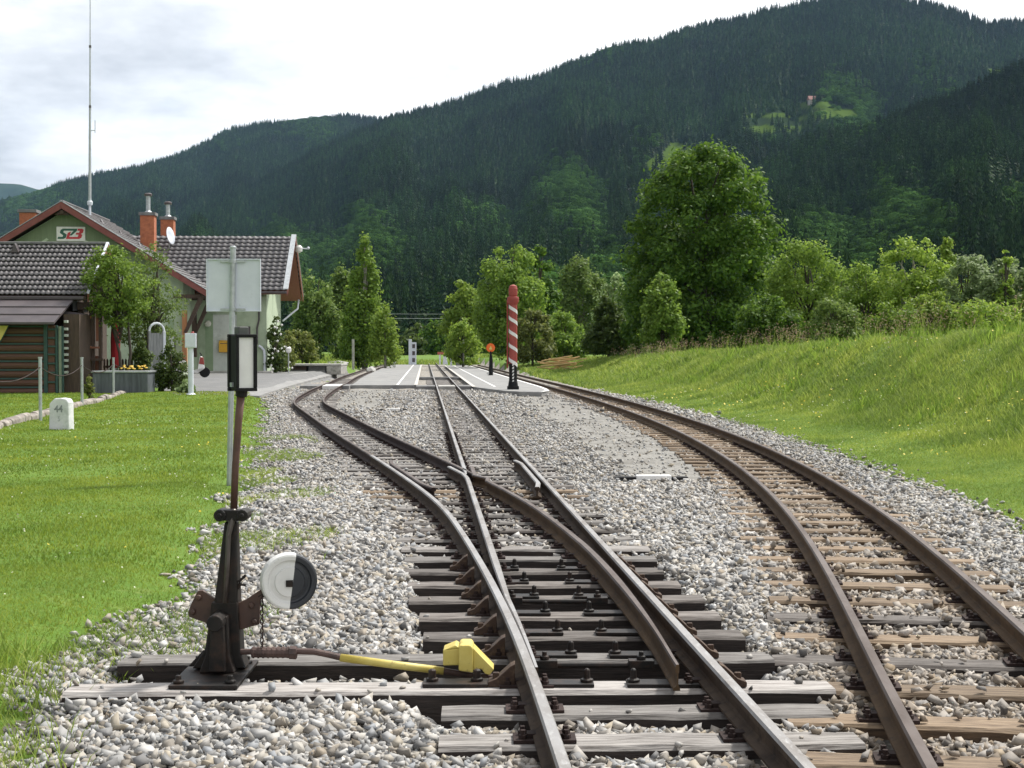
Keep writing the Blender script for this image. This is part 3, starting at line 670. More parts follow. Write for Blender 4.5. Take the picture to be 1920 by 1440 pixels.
def build_platforms():
    PZ = .15
    yl = list(np.linspace(60, 150, 14)); 
    L_in = [(float(main_x(y)) - 1.22, y) for y in yl]; L_out = [(float(div_x(y)) + .74, y) for y in yl]
    o = slab('platform', [L_out[0]] + L_in + L_out[::-1][:-1], -.05, PZ, M_PAVE, 'pale paved platform strip between the branch track and the straight track', 'platform', kind='structure')
    strip('kerb_stone', L_in, .14, PZ + .001, o, M_KERB, .01)
    strip('safety_line', [(x - .75, y) for x, y in L_in], .09, PZ + .004, o, M_WHITE, .004)
    yr = list(np.linspace(57, 140, 14))
    R_in = [(float(main_x(y)) + 1.02, y) for y in yr]; R_out = [(float(right_x(y)) - .74, y) for y in yr]
    front = [(R_in[0][0], 57), (-.95, 54.6), (-.3, 51.8), (.25, 50.4), (1.0, 49.9), (1.28, 51.2), (1.26, 53.5)]
    o = slab('platform', R_in[::-1] + front[1:] + R_out, -.05, PZ, M_PAVE, 'pale paved platform wedge between the straight track and the curved track', 'platform', kind='structure')
    strip('kerb_stone', R_in, .14, PZ + .001, o, M_KERB, .01)
    strip('safety_line', [(x + .8, y) for x, y in R_in], .09, PZ + .004, o, M_WHITE, .004)
    strip('kerb_stone', [(.45, 50.45), (1.0, 50.0), (1.22, 51.2), (1.2, 53.5)] + [(x - .08, y) for x, y in R_out], .13, PZ + .001, o, M_WHITE, .01)
    # crossing panels laid between and beside the rails
    for fn, y0, y1, nm, mm in ((main_x, 58.0, 60.2, 'straight', M_CONC), (div_x, 58.6, 61.8, 'branch', M_WHITE)):
        rt = empty('level_crossing', (float(fn(y0)), y0, 0)); tag(rt, 'foot crossing of pale panels laid over the %s track before the platforms' % nm, 'level crossing')
        for a, c, m_ in ((-GA + .07, GA - .07, mm), (-1.2, -GA - .06, M_CONCD), (GA + .06, 1.0 if fn is main_x else .72, M_CONCD)):
            p0 = offs(fn, np.array(y0), a); p1 = offs(fn, np.array(y0), c); p2 = offs(fn, np.array(y1), c); p3 = offs(fn, np.array(y1), a)
            b = MB(); b.prism([(float(p[0]) - rt.location.x, float(p[1]) - rt.location.y) for p in (p0, p1, p2, p3)], .0, .15, plane='xy'); b.build('crossing_panel', m_, rt, bevel=.01)
    b = MB(); p = [(float(main_x(y)), y) for y in (78, 79.2)]
    b.prism([(p[0][0] - 1.2, 78), (p[0][0] + 1.0, 78.1), (p[1][0] + 1.0, 79.3), (p[1][0] - 1.2, 79.2)], .0, .148, plane='xy'); tag(b.build('crossing_panel', M_CONCD, bevel=.01), 'small dark panel crossing farther along the straight track', 'crossing panel')
    # kerb along the yard
    kp = [(-7.95, 47.0), (-8.25, 50), (-8.62, 55), (-9.0, 60), (-9.4, 66), (-9.55, 72), (-9.62, 79), (-9.9, 90)]
    for wd, dx, m_, lab in ((.95, -.45, M_PAVE, 'pale kerb paving curving between yard and branch track'),):
        b = MB(); n = len(kp); vs = []
        for x, y in kp:
            z = float(ground_z(np.array(x - .6), np.array(y))) + .02
            vs += [(x - wd, y, z), (x, y, min(z, .10 + max(0, y - 68) * .012)), (x, y, -.2), (x - wd, y, -.2)]
        b.add(vs, [])
        for i in range(n - 1):
            for j in range(4): j2 = (j + 1) % 4; b.f.append((i * 4 + j, i * 4 + j2, (i + 1) * 4 + j2, (i + 1) * 4 + j)); b.m.append(0)
        b.f.append((0, 1, 2, 3)); b.m.append(0); e = (n - 1) * 4; b.f.append((e + 3, e + 2, e + 1, e)); b.m.append(0)
        struct(b.build('pavement', m_), lab)
build_platforms()

# ---------------------------------------------------------------- switch stand, weight, rod
def build_switch_stand():
    Y = 6.86; k = F / Y
    def p(px, py): q = Q(px, py, Y); return (q.x, q.z)
    cx = p(428, 1000)[0]; base = Vector((cx, Y, .03)); rt = empty('switch_stand', base)
    tag(rt, 'black iron points lever with lantern on top and round half white half black weight', 'switch stand')
    def L(pts): return [(x - cx, z - .03) for x, z in pts]
    def PX(*pp): return L([p(a, b) for a, b in pp])
    b = MB(); b.box(-.205, .10, -.33, .22, .003, .02)                        # base plate over both long sleepers
    for sx in (-.17, .06):
        for sy in (-.28, -.22 + .36): b.lathe([(.026, .02), (.026, .034), (.014, .034), (.014, .055)], 6, Matrix.Translation((sx, sy, 0)))
    b.build('base_plate', M_IRON, rt, bevel=.004)
    b = MB()                                                                   # cast pedestal: two flared cheeks and a boss
    b.prism(PX((362, 1252), (386, 1215), (393, 1165), (398, 1128), (446, 1128), (449, 1170), (452, 1225), (462, 1252)), -.02, .10)
    b.prism(PX((380, 1255), (392, 1222), (400, 1150), (432, 1150), (436, 1222), (446, 1255)), -.085, -.022)
    b.tube([(p(415, 1158)[0] - cx, -.16, p(415, 1158)[1] - .03), (p(415, 1158)[0] - cx, .08, p(415, 1158)[1] - .03)], .038, 14)
    b.prism(PX((405, 1160), (428, 1160), (432, 1250), (401, 1250)), -.125, -.087)
    b.prism(PX((352, 1250), (382, 1218), (386, 1250)), .0, .012)
    b.build('pedestal', M_IRON, rt, bevel=.008, seg=3)
    b = MB()                                                                   # butterfly quadrant
    b.prism(PX((351, 1150), (356, 1135), (369, 1109), (379, 1108), (404, 1126), (425, 1133), (446, 1132), (462, 1124), (490, 1105), (494, 1113), (486, 1130), (485, 1172), (450, 1182), (398, 1182), (382, 1168), (353, 1158)), .015, .04)
    for a, c in ((372, 1121), (361, 1148), (471, 1136), (476, 1166)): q = p(a, c); b.lathe([(.014, 0), (.014, .014), (.008, .018)], 8, Matrix.Translation((q[0] - cx, .015, q[1] - .03)) @ Matrix.Rotation(R(90), 4, 'X'))
    b.build('quadrant', mat('brown iron', (.05, .026, .02), (.085, .045, .033), ns=7, rough=.55, c3=(.03, .02, .018), ns3=12, bump=.3, bs=50, bd=.002), rt, bevel=.004)
    b = MB()                                                                   # tapered column
    q0, q1, q2, q3 = [L([p(a, c)])[0] for a, c in ((402, 1132), (447, 1132), (444, 978), (420, 978))]
    vs = [(q0[0], -.02, q0[1]), (q1[0], -.02, q1[1]), (q1[0], .09, q1[1]), (q0[0], .09, q0[1]), (q3[0], .005, q3[1]), (q2[0], .005, q2[1]), (q2[0], .065, q2[1]), (q3[0], .065, q3[1])]
    b.add(vs, [(0, 1, 5, 4), (1, 2, 6, 5), (2, 3, 7, 6), (3, 0, 4, 7), (3, 2, 1, 0), (4, 5, 6, 7)])
    b.build('column', M_IRON, rt, bevel=.012, seg=3)
    b = MB(); f = lambda px, py, y: (p(px, py)[0] - cx, y, p(px, py)[1] - .03)
    b.tube([f(425, 1128, -.045), f(429, 1060, -.04), f(431, 1000, -.03), f(437, 972, -.015), f(438, 955, .0)], [.011, .011, .012, .016, .014], 8)
    b.build('lantern_shaft', mat('worn iron', (.07, .06, .055), (.12, .105, .095), ns=12, rough=.4, metal=.4, c3=(.04, .03, .028), ns3=6), rt, smooth=True)
    b = MB(); za = p(437, 965)[1] - .03                                        # clamp with two ears
    b.prism(PX((412, 955), (462, 956), (462, 976), (412, 975)), -.03, .05)
    for a in (415, 457): b.tube([(p(a, 965)[0] - cx, -.045, za), (p(a, 965)[0] - cx, .06, za)], .028, 12); b.tube([(p(a, 965)[0] - cx, -.058, za), (p(a, 965)[0] - cx, -.04, za)], .013, 6)
    b.build('clamp', M_IRON, rt, bevel=.005)
    b = MB(); b.tube([f(437, 962, .015), f(440, 880, .015), f(446, 790, .015), f(451, 738, .015)], [.0165, .0165, .0175, .019], 10)
    pole = b.build('lantern_pole', mat('rusty pole', (.075, .035, .026), (.12, .062, .045), ns=6, rough=.6, c3=(.035, .024, .022), ns3=4), rt, smooth=True)
    b = MB(); b.tube([f(451, 744, .015), f(452, 733, .015)], .027, 10); b.build('collar', M_IRON, rt)
    # lantern: dark box turned to show a side and the framed white pane
    zc = (p(455, 680)[1]) - .03; H = .131; xc = p(453, 680)[0] - cx; A = Matrix.Translation((xc, .015, zc)) @ Matrix.Rotation(R(33), 4, 'Z')
    b = MB(); w, d = .052, .055
    b.box(-w + .006, w - .006, -d + .022, d - .022, -H + .004, H - .004, M=A)
    lan = b.build('lantern', M_BLACK, rt, bevel=.006)
    for s in (-1, 1):
        b = MB(); y0, y1 = sorted((s * (d - .022), s * d))
        fr = .0155
        b.box(-w, w, y0, y1, -H, -H + fr, M=A); b.box(-w, w, y0, y1, H - fr, H, M=A); b.box(-w, -w + fr, y0, y1, -H + fr, H - fr, M=A); b.box(w - fr, w, y0, y1, -H + fr, H - fr, M=A)
        b.build('lantern_frame', M_BLACK, lan, bevel=.003)
        b = MB(); yy = s * (d - .012); b.box(-w + fr, w - fr, min(yy, yy - s * .004), max(yy, yy - s * .004), -H + fr, H - fr, M=A); b.build('lantern_pane', M_WHITE, lan)
    b = MB(); b.box(-.028, .022, -.03, .03, H - .006, H + .035, M=A); b.build('lantern_vent', mat('vent grey', (.06, .065, .065), (.10, .105, .10), rough=.6), lan, bevel=.006)
    b = MB(); b.box(-w - .004, -w + .008, -.01, .012, -H + .02, -H + .04, M=A); b.build('catch', M_GALV, lan)
    # counterweight on its arm
    c = p(543.5, 1089); T = Matrix.Translation((c[0] - cx, -.02, c[1] - .03)) @ Matrix.Rotation(R(16), 4, 'Z') @ Matrix.Rotation(R(-4), 4, 'Y') @ Matrix.Rotation(R(90), 4, 'X')
    prof = [(.085, -.075), (.112, -.072), (.128, -.055), (.131, -.01), (.126, .018), (.118, .022), (.101, .020), (.095, .010), (.088, .008), (.07, .012), (.066, .024), (.03, .026), (.001, .026)]
    wm = mat('weight paint', (.74, .74, .73), (.64, .64, .63), ns=7, rough=.45, c3=(.40, .39, .37), ns3=22, lo3=.62, hi3=.8)
    nt = wm.node_tree; N = nt.nodes.new; Lk = nt.links.new; bs = nt.nodes['Principled BSDF']; src = bs.inputs['Base Color'].links[0].from_socket
    tcn = N('ShaderNodeTexCoord'); dp = N('ShaderNodeVectorMath'); dp.operation = 'DOT_PRODUCT'; dp.inputs[1].default_value = (1, .2, -.13); Lk(tcn.outputs['Object'], dp.inputs[0])
    gt = N('ShaderNodeMath'); gt.operation = 'GREATER_THAN'; gt.inputs[1].default_value = c[0] - cx + .012 - .13 * (c[1] - .03); Lk(dp.outputs['Value'], gt.inputs[0])
    mxn = N('ShaderNodeMix'); mxn.data_type = 'RGBA'; mxn.inputs['B'].default_value = (.022, .025, .032, 1); Lk(gt.outputs[0], mxn.inputs['Factor']); Lk(src, mxn.inputs['A']); Lk(mxn.outputs['Result'], bs.inputs['Base Color'])
    b = MB(); b.lathe(prof, 48, T); b.build('counterweight', wm, rt)
    b = MB(); b.tube([f(483, 1120, .03), f(520, 1098, .03), f(542, 1089, .03)], .016, 8); b.box(c[0] - cx - .01, c[0] - cx + .02, -.056, -.04, c[1] - .05, c[1] - .02); b.build('weight_arm', M_IRON, rt)
    b = MB(); b.tube([f(447, 1090, .0), f(451, 1088, .0), f(461, 1078, .0)], .007, 6); b.tube([f(450, 1096, .0), f(461, 1097, .0)], .006, 6); b.tube([f(446, 1104, .0), f(451, 1092, .0)], .008, 6); b.build('locking_handle', M_IRON, rt)
    # chain of links
    b = MB(); zz = p(490, 1118)[1] - .03; x0 = p(491, 1118)[0] - cx; z1 = p(491, 1222)[1] - .03; i = 0
    while zz > z1:
        if i % 2: ring = [(x0 + .007 * math.cos(t), -.005, zz - .012 + .014 * math.sin(t)) for t in np.linspace(0, 2 * math.pi, 9)]
        else: ring = [(x0 + .003, -.005 + .007 * math.cos(t), zz - .012 + .014 * math.sin(t)) for t in np.linspace(0, 2 * math.pi, 9)]
        b.tube(ring, .0028, 5, cap=False); zz -= .021; i += 1
    b.build('chain', M_RUSTP, rt)
    # throw rod down to the blades
    rod = mat('rod rust', (.07, .04, .035), (.12, .075, .065), ns=8, rough=.65, c3=(.04, .028, .025), ns3=14, bump=.4, bs=60, bd=.003)
    b = MB(); b.tube([f(440, 1222, 0), f(475, 1222, 0)], .014, 8); b.tube([f(472, 1223, 0), f(557, 1224, 0)], [.024, .024], 10)
    for i in range(9): b.tube([f(474 + i * 9.2, 1223, 0), f(477 + i * 9.2, 1223, 0)], .0275, 10)
    b.tube([f(543, 1223.5, 0), f(556, 1224, 0)], .031, 8)
    b.tube([f(556, 1221, 0), f(590, 1222, 0), f(615, 1227, 0), f(640, 1233, 0)], .015, 10); r_ = b.build('throw_rod', rod, rt)
    b = MB(); b.tube([f(828, 1257, 0), f(850, 1261, .0), f(890, 1268, .0), f(985, 1272, 0)], .0145, 10); b.build('rod_end', rod, r_)
    b = MB(); b.tube([f(638, 1233, 0), f(735, 1246, 0), f(832, 1258, 0)], .0185, 12); b.build('yellow_sleeve', M_YELLOW, r_, smooth=True)
    # yellow cover
    y0 = 6.74; px = lambda a, c: (lambda q: (q.x, q.z))(Q(a, c, y0))
    ox = px(875, 1266)[0]; t2 = empty('lock_cover', (ox, y0, .03)); tag(t2, 'yellow sheet metal cover over the point lock beside the stock rail', 'lock cover')
    s = lambda *pp: [(px(a, c)[0] - ox, px(a, c)[1] - .03) for a, c in pp]
    b = MB(); b.prism(s((830, 1222), (862, 1218), (862, 1250), (830, 1251)), .03, .15); b.prism(s((830, 1222), (854, 1212), (862, 1218)), .03, .15); b.build('cover_box', M_YELLOW, t2, bevel=.005)
    b = MB(); b.prism(s((860, 1213), (864, 1210), (882, 1210), (887, 1216), (887, 1262), (860, 1258)), .0, .16); b.build('cover_box', M_YELLOW, t2, bevel=.006)
    b = MB(); pts = s((887, 1217), (926, 1257), (918, 1268), (909, 1265), (903, 1257), (896, 1256), (890, 1264), (887, 1264)); b.prism(pts, .02, .14); b.build('sloping_shield', M_YELLOW, t2, bevel=.004)
build_switch_stand()

# ---------------------------------------------------------------- board on its post, fouling markers, kilometre stone
def text_mesh(body, size, m, parent, name, M, shear=0.0, ext=.004, bold=0.0):
    cu = bpy.data.curves.new(name, 'FONT'); cu.body = body; cu.size = size; cu.extrude = ext; cu.shear = shear; cu.offset = bold; cu.align_x = 'CENTER'; cu.align_y = 'CENTER'
    t = bpy.data.objects.new(name, cu); C.objects.link(t); dg = bpy.context.evaluated_depsgraph_get()
    me = bpy.data.meshes.new_from_object(t.evaluated_get(dg)); bpy.data.objects.remove(t); bpy.data.curves.remove(cu)
    me.transform(M); me.materials.clear(); me.materials.append(m)
    o = bpy.data.objects.new(name, me); C.objects.link(o); o.parent = parent; return o
def build_small_near():
    Y = G(430, 905, .06).y; b0 = Q(430, 905, Y); rt = empty('track_sign', (b0.x, Y, b0.z))
    tag(rt, 'grey square sign board seen from behind on a galvanised post', 'sign')
    f = lambda a, c, y=0: (Q(a, c, Y).x - b0.x, y, Q(a, c, Y).z - b0.z)
    b = MB(); b.tube([f(430, 912), f(434, 700), f(437, 466)], .031, 14); b.build('post', M_GALV, rt, smooth=False)
    b = MB(); x0, _, z0 = f(386, 584); x1, _, z1 = f(488, 485); b.box(x0, x1, .036, .044, z0, z1)
    for xx in (x0, x1 - .012): b.box(xx, xx + .012, .018, .036, z0, z1)
    for zz in (z0, z1 - .012): b.box(x0 + .012, x1 - .012, .018, .036, zz, zz + .012)
    b.build('board', M_GREYP, rt, bevel=.002)
    for zz in (f(437, 490)[2], f(435, 580)[2]):
        b = MB(); xm = f(436, 500)[0]; b.box(xm - .14, xm + .14, .012, .018, zz - .012, zz + .012); b.lathe([(.038, zz - .02), (.038, zz + .02)], 14, Matrix.Translation((xm, 0, 0))); b.build('bracket', M_GALV, rt, bevel=.002)
    b = MB(); b.lathe([(.036, 0), (.036, .02), (.02, .03)], 12, Matrix.Translation(f(437, 466))); b.build('post_cap', M_GALV, rt)
    # black-white-black fouling markers
    for (xa, xb, xc, xd, yt, yb, lab) in ((1153, 1192, 1258, 1290, 886, 903, 'low black and white fouling marker lying between the tracks by the gravel path'), (712, 724, 750, 764, 764, 773, 'small black and white fouling marker beside the far bluish gravel patch')):
        q = G((xb + xc) / 2, yb - 2, 0.0); rt = empty('fouling_marker', (q.x, q.y, 0)); tag(rt, lab, 'fouling marker', 'fouling markers')
        X = lambda a: Q(a, yb, q.y).x - q.x; h = max(.045, (yb - yt) * q.y / F * .62)
        for a, c, m_, nm in ((xa, xb, M_BLACK, 'black_end'), (xb, xc, M_WHITE, 'white_middle'), (xc, xd, M_BLACK, 'black_end')):
            b = MB(); hh = h * (1 if nm == 'white_middle' else .72); x0, x1 = X(a), X(c); t = .09
            b.prism([(-t, -.1), (t, -.1), (t * .75, hh), (-t * .75, hh)], x0 + .001, x1 - .001, plane='yz'); b.build(nm, m_, rt, bevel=.012)
    # kilometre stone
    q = G(110, 806, .10); Y = q.y; rt = empty('kilometre_stone', (q.x, q.y, .08), R(-14)); tag(rt, 'white painted kilometre stone marked 44 standing in the lawn', 'kilometre stone')
    s = Y / F; hw = 20.5 * s; ht = 62 * s; dp = .20
    prof = [(-hw * 1.04, -.1), (hw * 1.04, -.1), (hw * .97, ht * .86), (hw * .80, ht * .97), (hw * .2, ht), (-hw * .45, ht * .985), (-hw * .97, ht * .83)]
    b = MB(); b.prism(prof, 0, dp); stone = mat('lime washed stone', (.62, .63, .66), (.74, .74, .77), ns=6, rough=.9, c3=(.42, .46, .44), ns3=5, lo3=.5, hi3=.75, bump=.5, bs=22, bd=.01); b.build('stone', stone, rt, bevel=.025, seg=3)
    pt = mat('faded lettering', (.16, .18, .19), (.28, .30, .31), ns=20, rough=.9)
    text_mesh('44', .17, pt, rt, 'numerals', Matrix.Translation((0, -.002, ht * .66)) @ Matrix.Rotation(R(90), 4, 'X'), ext=.003, bold=.004)
    text_mesh('5', .12, mat('worn lettering', (.30, .33, .34), (.45, .47, .47), ns=20, rough=.9), rt, 'numerals', Matrix.Translation((.01, -.002, ht * .36)) @ Matrix.Rotation(R(90), 4, 'X'), ext=.003)
build_small_near()

# ---------------------------------------------------------------- fence, garden kerb, cabinet, planter and the rest of the garden edge
def build_garden():
    # edging along the garden
    pts = [(G(x, y, .1).x, G(x, y, .1).y) for x, y in ((-140, 862), (-60, 828), (0, 801), (50, 786), (100, 774), (150, 762), (200, 748), (250, 734), (285, 726))]
    r = random.Random(3); n = 0
    dense = []
    for (x0, y0), (x1, y1) in zip(pts[:-1], pts[1:]):
        L_ = math.hypot(x1 - x0, y1 - y0); k = max(1, int(L_ / .8))
        for i in range(k): dense.append((x0 + (x1 - x0) * i / k, y0 + (y1 - y0) * i / k, math.atan2(y1 - y0, x1 - x0), L_ / k))
    rt = empty('garden_edging', (pts[0][0], pts[0][1], .08)); tag(rt, 'row of weathered edging stones along the garden fence', 'garden edging')
    mm = mat('edging stone', (.22, .19, .17), (.34, .31, .28), ns=5, rough=.9, c3=(.12, .10, .085), ns3=4, bump=.6, bs=20, bd=.02, rnd=.2)
    for x, y, a, l in dense:
        b = MB(); h = r.uniform(.10, .17); w = r.uniform(.09, .13)
        b.prism([(-w, -.1), (w, -.1), (w * .8, h * .8), (w * .3, h), (-w * .5, h * .95), (-w * .9, h * .7)], -l / 2 + .01, l / 2 - .01, plane='yz')
        o = b.build('edging_stone', mm, rt, bevel=.02); o.location = (x - pts[0][0] + math.cos(a) * l / 2, y - pts[0][1] + math.sin(a) * l / 2, 0); o.rotation_euler = (0, 0, a + r.uniform(-.04, .04))
    # wire fence
    ps = [(-150, 838, 690), (-50, 815, 680), (76, 788, 672), (154, 762, 672), (213, 744, 672), (267, 724, 664)]
    W_ = []
    for px, pb, ptop in ps: q = G(px, pb, .1); W_.append((q.x, q.y, Q(px, ptop, q.y).z))
    rt = empty('wire_fence', (W_[2][0], W_[2][1], .1)); tag(rt, 'garden fence of thin grey posts with one sagging wire', 'fence')
    o3 = rt.location
    for x, y, zt in W_:
        b = MB(); b.tube([(0, 0, -.1), (0, 0, zt - .1)], .036, 8); b.lathe([(.045, zt - .1), (.045, zt - .07)], 8)
        p = b.build('fence_post', M_GALV, rt); p.location = (x - o3.x, y - o3.y, 0)
    b = MB()
    for (x0, y0, z0), (x1, y1, z1) in zip(W_[:-1], W_[1:]):
        c = [(x0 + (x1 - x0) * t - o3.x, y0 + (y1 - y0) * t - o3.y, z0 - .18 + (z1 - z0) * t - .1 - .22 * 4 * t * (1 - t)) for t in np.linspace(0, 1, 9)]; b.tube(c, .013, 5)
    b.build('fence_wire', M_RUSTP, rt)
    # meter cabinet on a post
    q = G(358, 742, .11); Y = q.y; s = Y / F; rt = empty('meter_cabinet', (q.x, Y, .10), R(8)); tag(rt, 'small pale grey cabinet on a post at the end of the lawn', 'cabinet')
    zt = Q(358, 625, Y).z - .1; zb = Q(358, 652, Y).z - .1
    b = MB(); b.tube([(0, 0, -.1), (0, 0, zb)], .085, 12); b.build('post', M_GREYP, rt)
    b = MB(); b.lathe([(.17, 0), (.17, .05), (.10, .09)], 14); b.build('foot', M_GREYP, rt)
    b = MB(); b.box(-.17, .17, -.13, .13, zb, zt); c = b.build('cabinet_box', M_GREYP, rt, bevel=.012)
    b = MB(); b.box(-.15, .15, -.139, -.131, zb + .03, zt - .04); b.build('cabinet_door', M_GREYP, c, bevel=.004)
    b = MB(); b.lathe([(.05, zt + .001), (.05, zt + .03), (.03, zt + .06)], 10, Matrix.Translation((.06, 0, 0))); b.build('lamp', M_RED, rt)
    # planter
    q = G(236, 742, .1); Y = 49.5; x0, x1 = Q(181, 720, Y).x, Q(284, 720, Y).x; zt = Q(200, 695, Y).z
    rt = empty('planter', ((x0 + x1) / 2, Y, .1)); tag(rt, 'big grey trough planter with a few yellow flowers behind the fence', 'planter')
    hw = (x1 - x0) / 2; H = zt - .1
    pl = mat('weathered tank', (.06, .07, .08), (.12, .135, .15), ns=2, stretch=(6, 6, .6), rough=.7, c3=(.30, .32, .33), ns3=3, lo3=.62, hi3=.8)
    b = MB(); b.box(-hw, hw, -.5, .5, -.05, H - .06); b.build('trough', pl, rt, bevel=.03)
    b = MB(); b.box(-hw - .04, hw + .04, -.54, .54, H - .06, H); b.build('rim', M_GALV, rt, bevel=.015)
    b = MB(); r = random.Random(5)
    for i in range(26):
        x = r.uniform(.0, hw * .75); y = r.uniform(-.4, .4); z = H + r.uniform(.04, .16); b.lathe([(.015, z), (.05, z + .02), (.03, z + .04)], 6, Matrix.Translation((x, y, 0)))
    b.build('flowers', mat('yellow petals', (.65, .42, .03), rough=.6), rt)
    # closed red parasol
    Y = 52.5; q = Q(217, 715, Y); rt = empty('parasol', (q.x, Y, .1)); tag(rt, 'closed red parasol standing behind the planter', 'parasol')
    z0 = Q(217, 690, Y).z - .1; z1 = Q(217, 585, Y).z - .1; M_RC = mat('red cloth', (.30, .012, .02), (.42, .02, .03), ns=3, stretch=(9, 9, .5), rough=.8)
    b = MB(); b.lathe([(.03, z0), (.16, z0 + .1), (.17, (z0 + z1) / 2), (.12, z1 - .2), (.03, z1)], 9); b.build('canopy', M_RC, rt)
    b = MB(); b.tube([(0, 0, 0), (0, 0, z0 + .05)], .025, 8); b.build('pole', M_GALV, rt); b = MB(); b.lathe([(.25, 0), (.25, .06), (.08, .1)], 14); b.build('foot', M_CONC, rt)
    # white arched trellis gate
    Y = 53.0; c = Q(294, 700, Y); s = Y / F; rt = empty('arched_gate', (c.x, Y, .12), R(40)); tag(rt, 'grey garden gate with a white arched top beside the shrub', 'gate')
    hw = 15 * s; zt = Q(294, 606, Y).z - .12; M_SLAT = mat('grey gate wood', (.20, .21, .22), (.30, .31, .32), ns=4, stretch=(9, 9, 1), rough=.8)
    arc = [(-hw, 0, zt - .28)] + [(-hw * math.cos(t), 0, zt - .28 + .28 * math.sin(t)) for t in np.linspace(.1, math.pi - .1, 9)] + [(hw, 0, zt - .28)]
    b = MB(); b.tube(arc, .045, 8); b.build('arch', M_GREYP, rt)
    for x in (-hw, hw): b = MB(); b.box(x - .05, x + .05, -.05, .05, 0, zt - .28); b.build('gate_post', M_SLAT if x < 0 else M_GREYP, rt, bevel=.01)
    for i in range(4): x = -hw + .05 + (2 * hw - .1) * (i + .5) / 4; b = MB(); b.box(x - hw * .19, x + hw * .19, -.015, .015, .1, zt - .35); b.build('slat', M_SLAT, rt)
    for z in (.35, zt - .55): b = MB(); b.box(-hw + .051, hw - .051, .016, .05, z - .05, z + .05); b.build('rail', M_SLAT, rt)
    # picket fence behind
    Y = 54.5; rt = empty('picket_fence', (Q(240, 700, Y).x, Y, .1)); tag(rt, 'dark picket fence behind the planter', 'fence')
    x0, x1 = Q(196, 700, Y).x - rt.location.x, Q(282, 700, Y).x - rt.location.x; zt = Q(200, 672, Y).z - .1; n = 16
    for i in range(n): x = x0 + (x1 - x0) * i / (n - 1); b = MB(); b.prism([(x - .035, 0), (x + .035, 0), (x + .035, zt - .06), (x, zt), (x - .035, zt - .06)], -.012, .012); b.build('picket', M_DARKWOOD, rt)
    for z in (.25, zt - .3): b = MB(); b.box(x0 - .05, x1 + .05, .013, .05, z - .04, z + .04); b.build('rail', M_DARKWOOD, rt)
    # little white letter box on a stake by the rose
    Y = 74; q = Q(541, 699, Y); rt = empty('path_lamp', (q.x, Y, .42)); tag(rt, 'white garden lamp on a thin stake by the climbing rose', 'lamp')
    b = MB(); z = Q(541, 662, Y).z - .42; b.tube([(0, 0, 0), (0, 0, z)], .03, 6); b.build('stake', M_GALV, rt); b = MB(); b.lathe([(.08, z), (.14, z + .08), (.14, z + .24), (.05, z + .3)], 10); b.build('lamp_head', M_WHITE, rt)
build_garden()

# ---------------------------------------------------------------- tiled roof sheet
M_TILE = mat('grey roof tile', (.11, .105, .11), (.17, .16, .165), ns=1.6, rough=.5, c3=(.24, .225, .225), ns3=11, lo3=.55, hi3=.75, bump=.15, bs=40)
M_TILE2 = mat('brown grey roof tile', (.115, .112, .118), (.18, .172, .178), ns=1.6, rough=.55, c3=(.25, .24, .24), ns3=9, lo3=.55, hi3=.75, bump=.15, bs=40)
def tiled(name, A, B, D, m, parent, tw=.30, th=.42, amp=.045, step=.075, off=.0):
    """tiles from the ridge corner A along the ridge to B, down the slope to D (A->D)"""
    A, B, D = Vector(A), Vector(B), Vector(D); U = (B - A); V = (D - A); nrm = U.cross(V).normalized()
    if nrm.z < 0: nrm = -nrm
    lu, lv = U.length, V.length; nu = max(2, int(lu / tw * 6)); rows = max(1, round(lv / th))
    u = np.linspace(0, 1, nu + 1); wave = amp * (.5 + .5 * np.sin(u * lu / tw * 2 * math.pi)) ** 1.5
    vv, hh = [], []; a = 1 / rows                # every course overlaps the next with an open butt edge
    for r in range(rows):
        vv += [max(0, r * a - .3 * a), (r + 1) * a, (r + 1) * a, (r + 1) * a - .25 * a]; hh += [-.004, step, step - .02, step * .78 - .022]
    P = []
    for v, h in zip(vv, hh):
        base = np.array(A)[None] + np.outer(u, np.array(U)) + np.array(V)[None] * v
        P.append(base + np.array(nrm)[None] * (wave + h + off)[:, None])
    P = np.array(P); nv = P.shape[0]
    idx = np.arange(nv * (nu + 1)).reshape(nv, nu + 1); q = np.stack([idx[:-1, :-1], idx[:-1, 1:], idx[1:, 1:], idx[1:, :-1]], -1); q = q[np.arange(nv - 1) % 4 != 3].reshape(-1, 4)
    o = np_mesh(name, P.reshape(-1, 3), q.ravel(), 4, m, parent)
    return o
# ---------------------------------------------------------------- buildings
TA = math.atan(.0583); TC, TS = math.cos(TA), math.sin(TA)
class Frame:
    def __init__(s, x, y, z): s.o = Vector((x, y, z))
    def loc(s, x, y): dx, dy = x - s.o.x, y - s.o.y; return dx * TC + dy * TS, -dx * TS + dy * TC
    def px(s, px, py, v):                     # local (u, z) of a pixel on the plane at local depth v
        # world y along that pixel: solve v = -dx*TS + dy*TC
        d = ray(px, py); t = (v - s.o.x * TS + s.o.y * TC) / (d.y * TC - d.x * TS)
        x, y, z = d.x * t, d.y * t, CZ + d.z * t
        return s.loc(x, y)[0], z - s.o.z
M_GREEN = mat('pale green render', (.36, .44, .31), (.42, .50, .37), ns=2.5, rough=.9, c3=(.28, .35, .25), ns3=1.2, bump=.15, bs=30, bd=.01)
M_GREEN2 = mat('grey white render', (.52, .56, .53), (.60, .64, .61), ns=2.5, rough=.9, c3=(.42, .46, .43), ns3=1.5)
M_PILAST = mat('green pilaster', (.24, .33, .21), (.29, .38, .25), ns=2.5, rough=.9)
M_GABLE = mat('olive green boards', (.16, .21, .13), (.20, .255, .16), ns=3, stretch=(8, 8, .6), rough=.85)
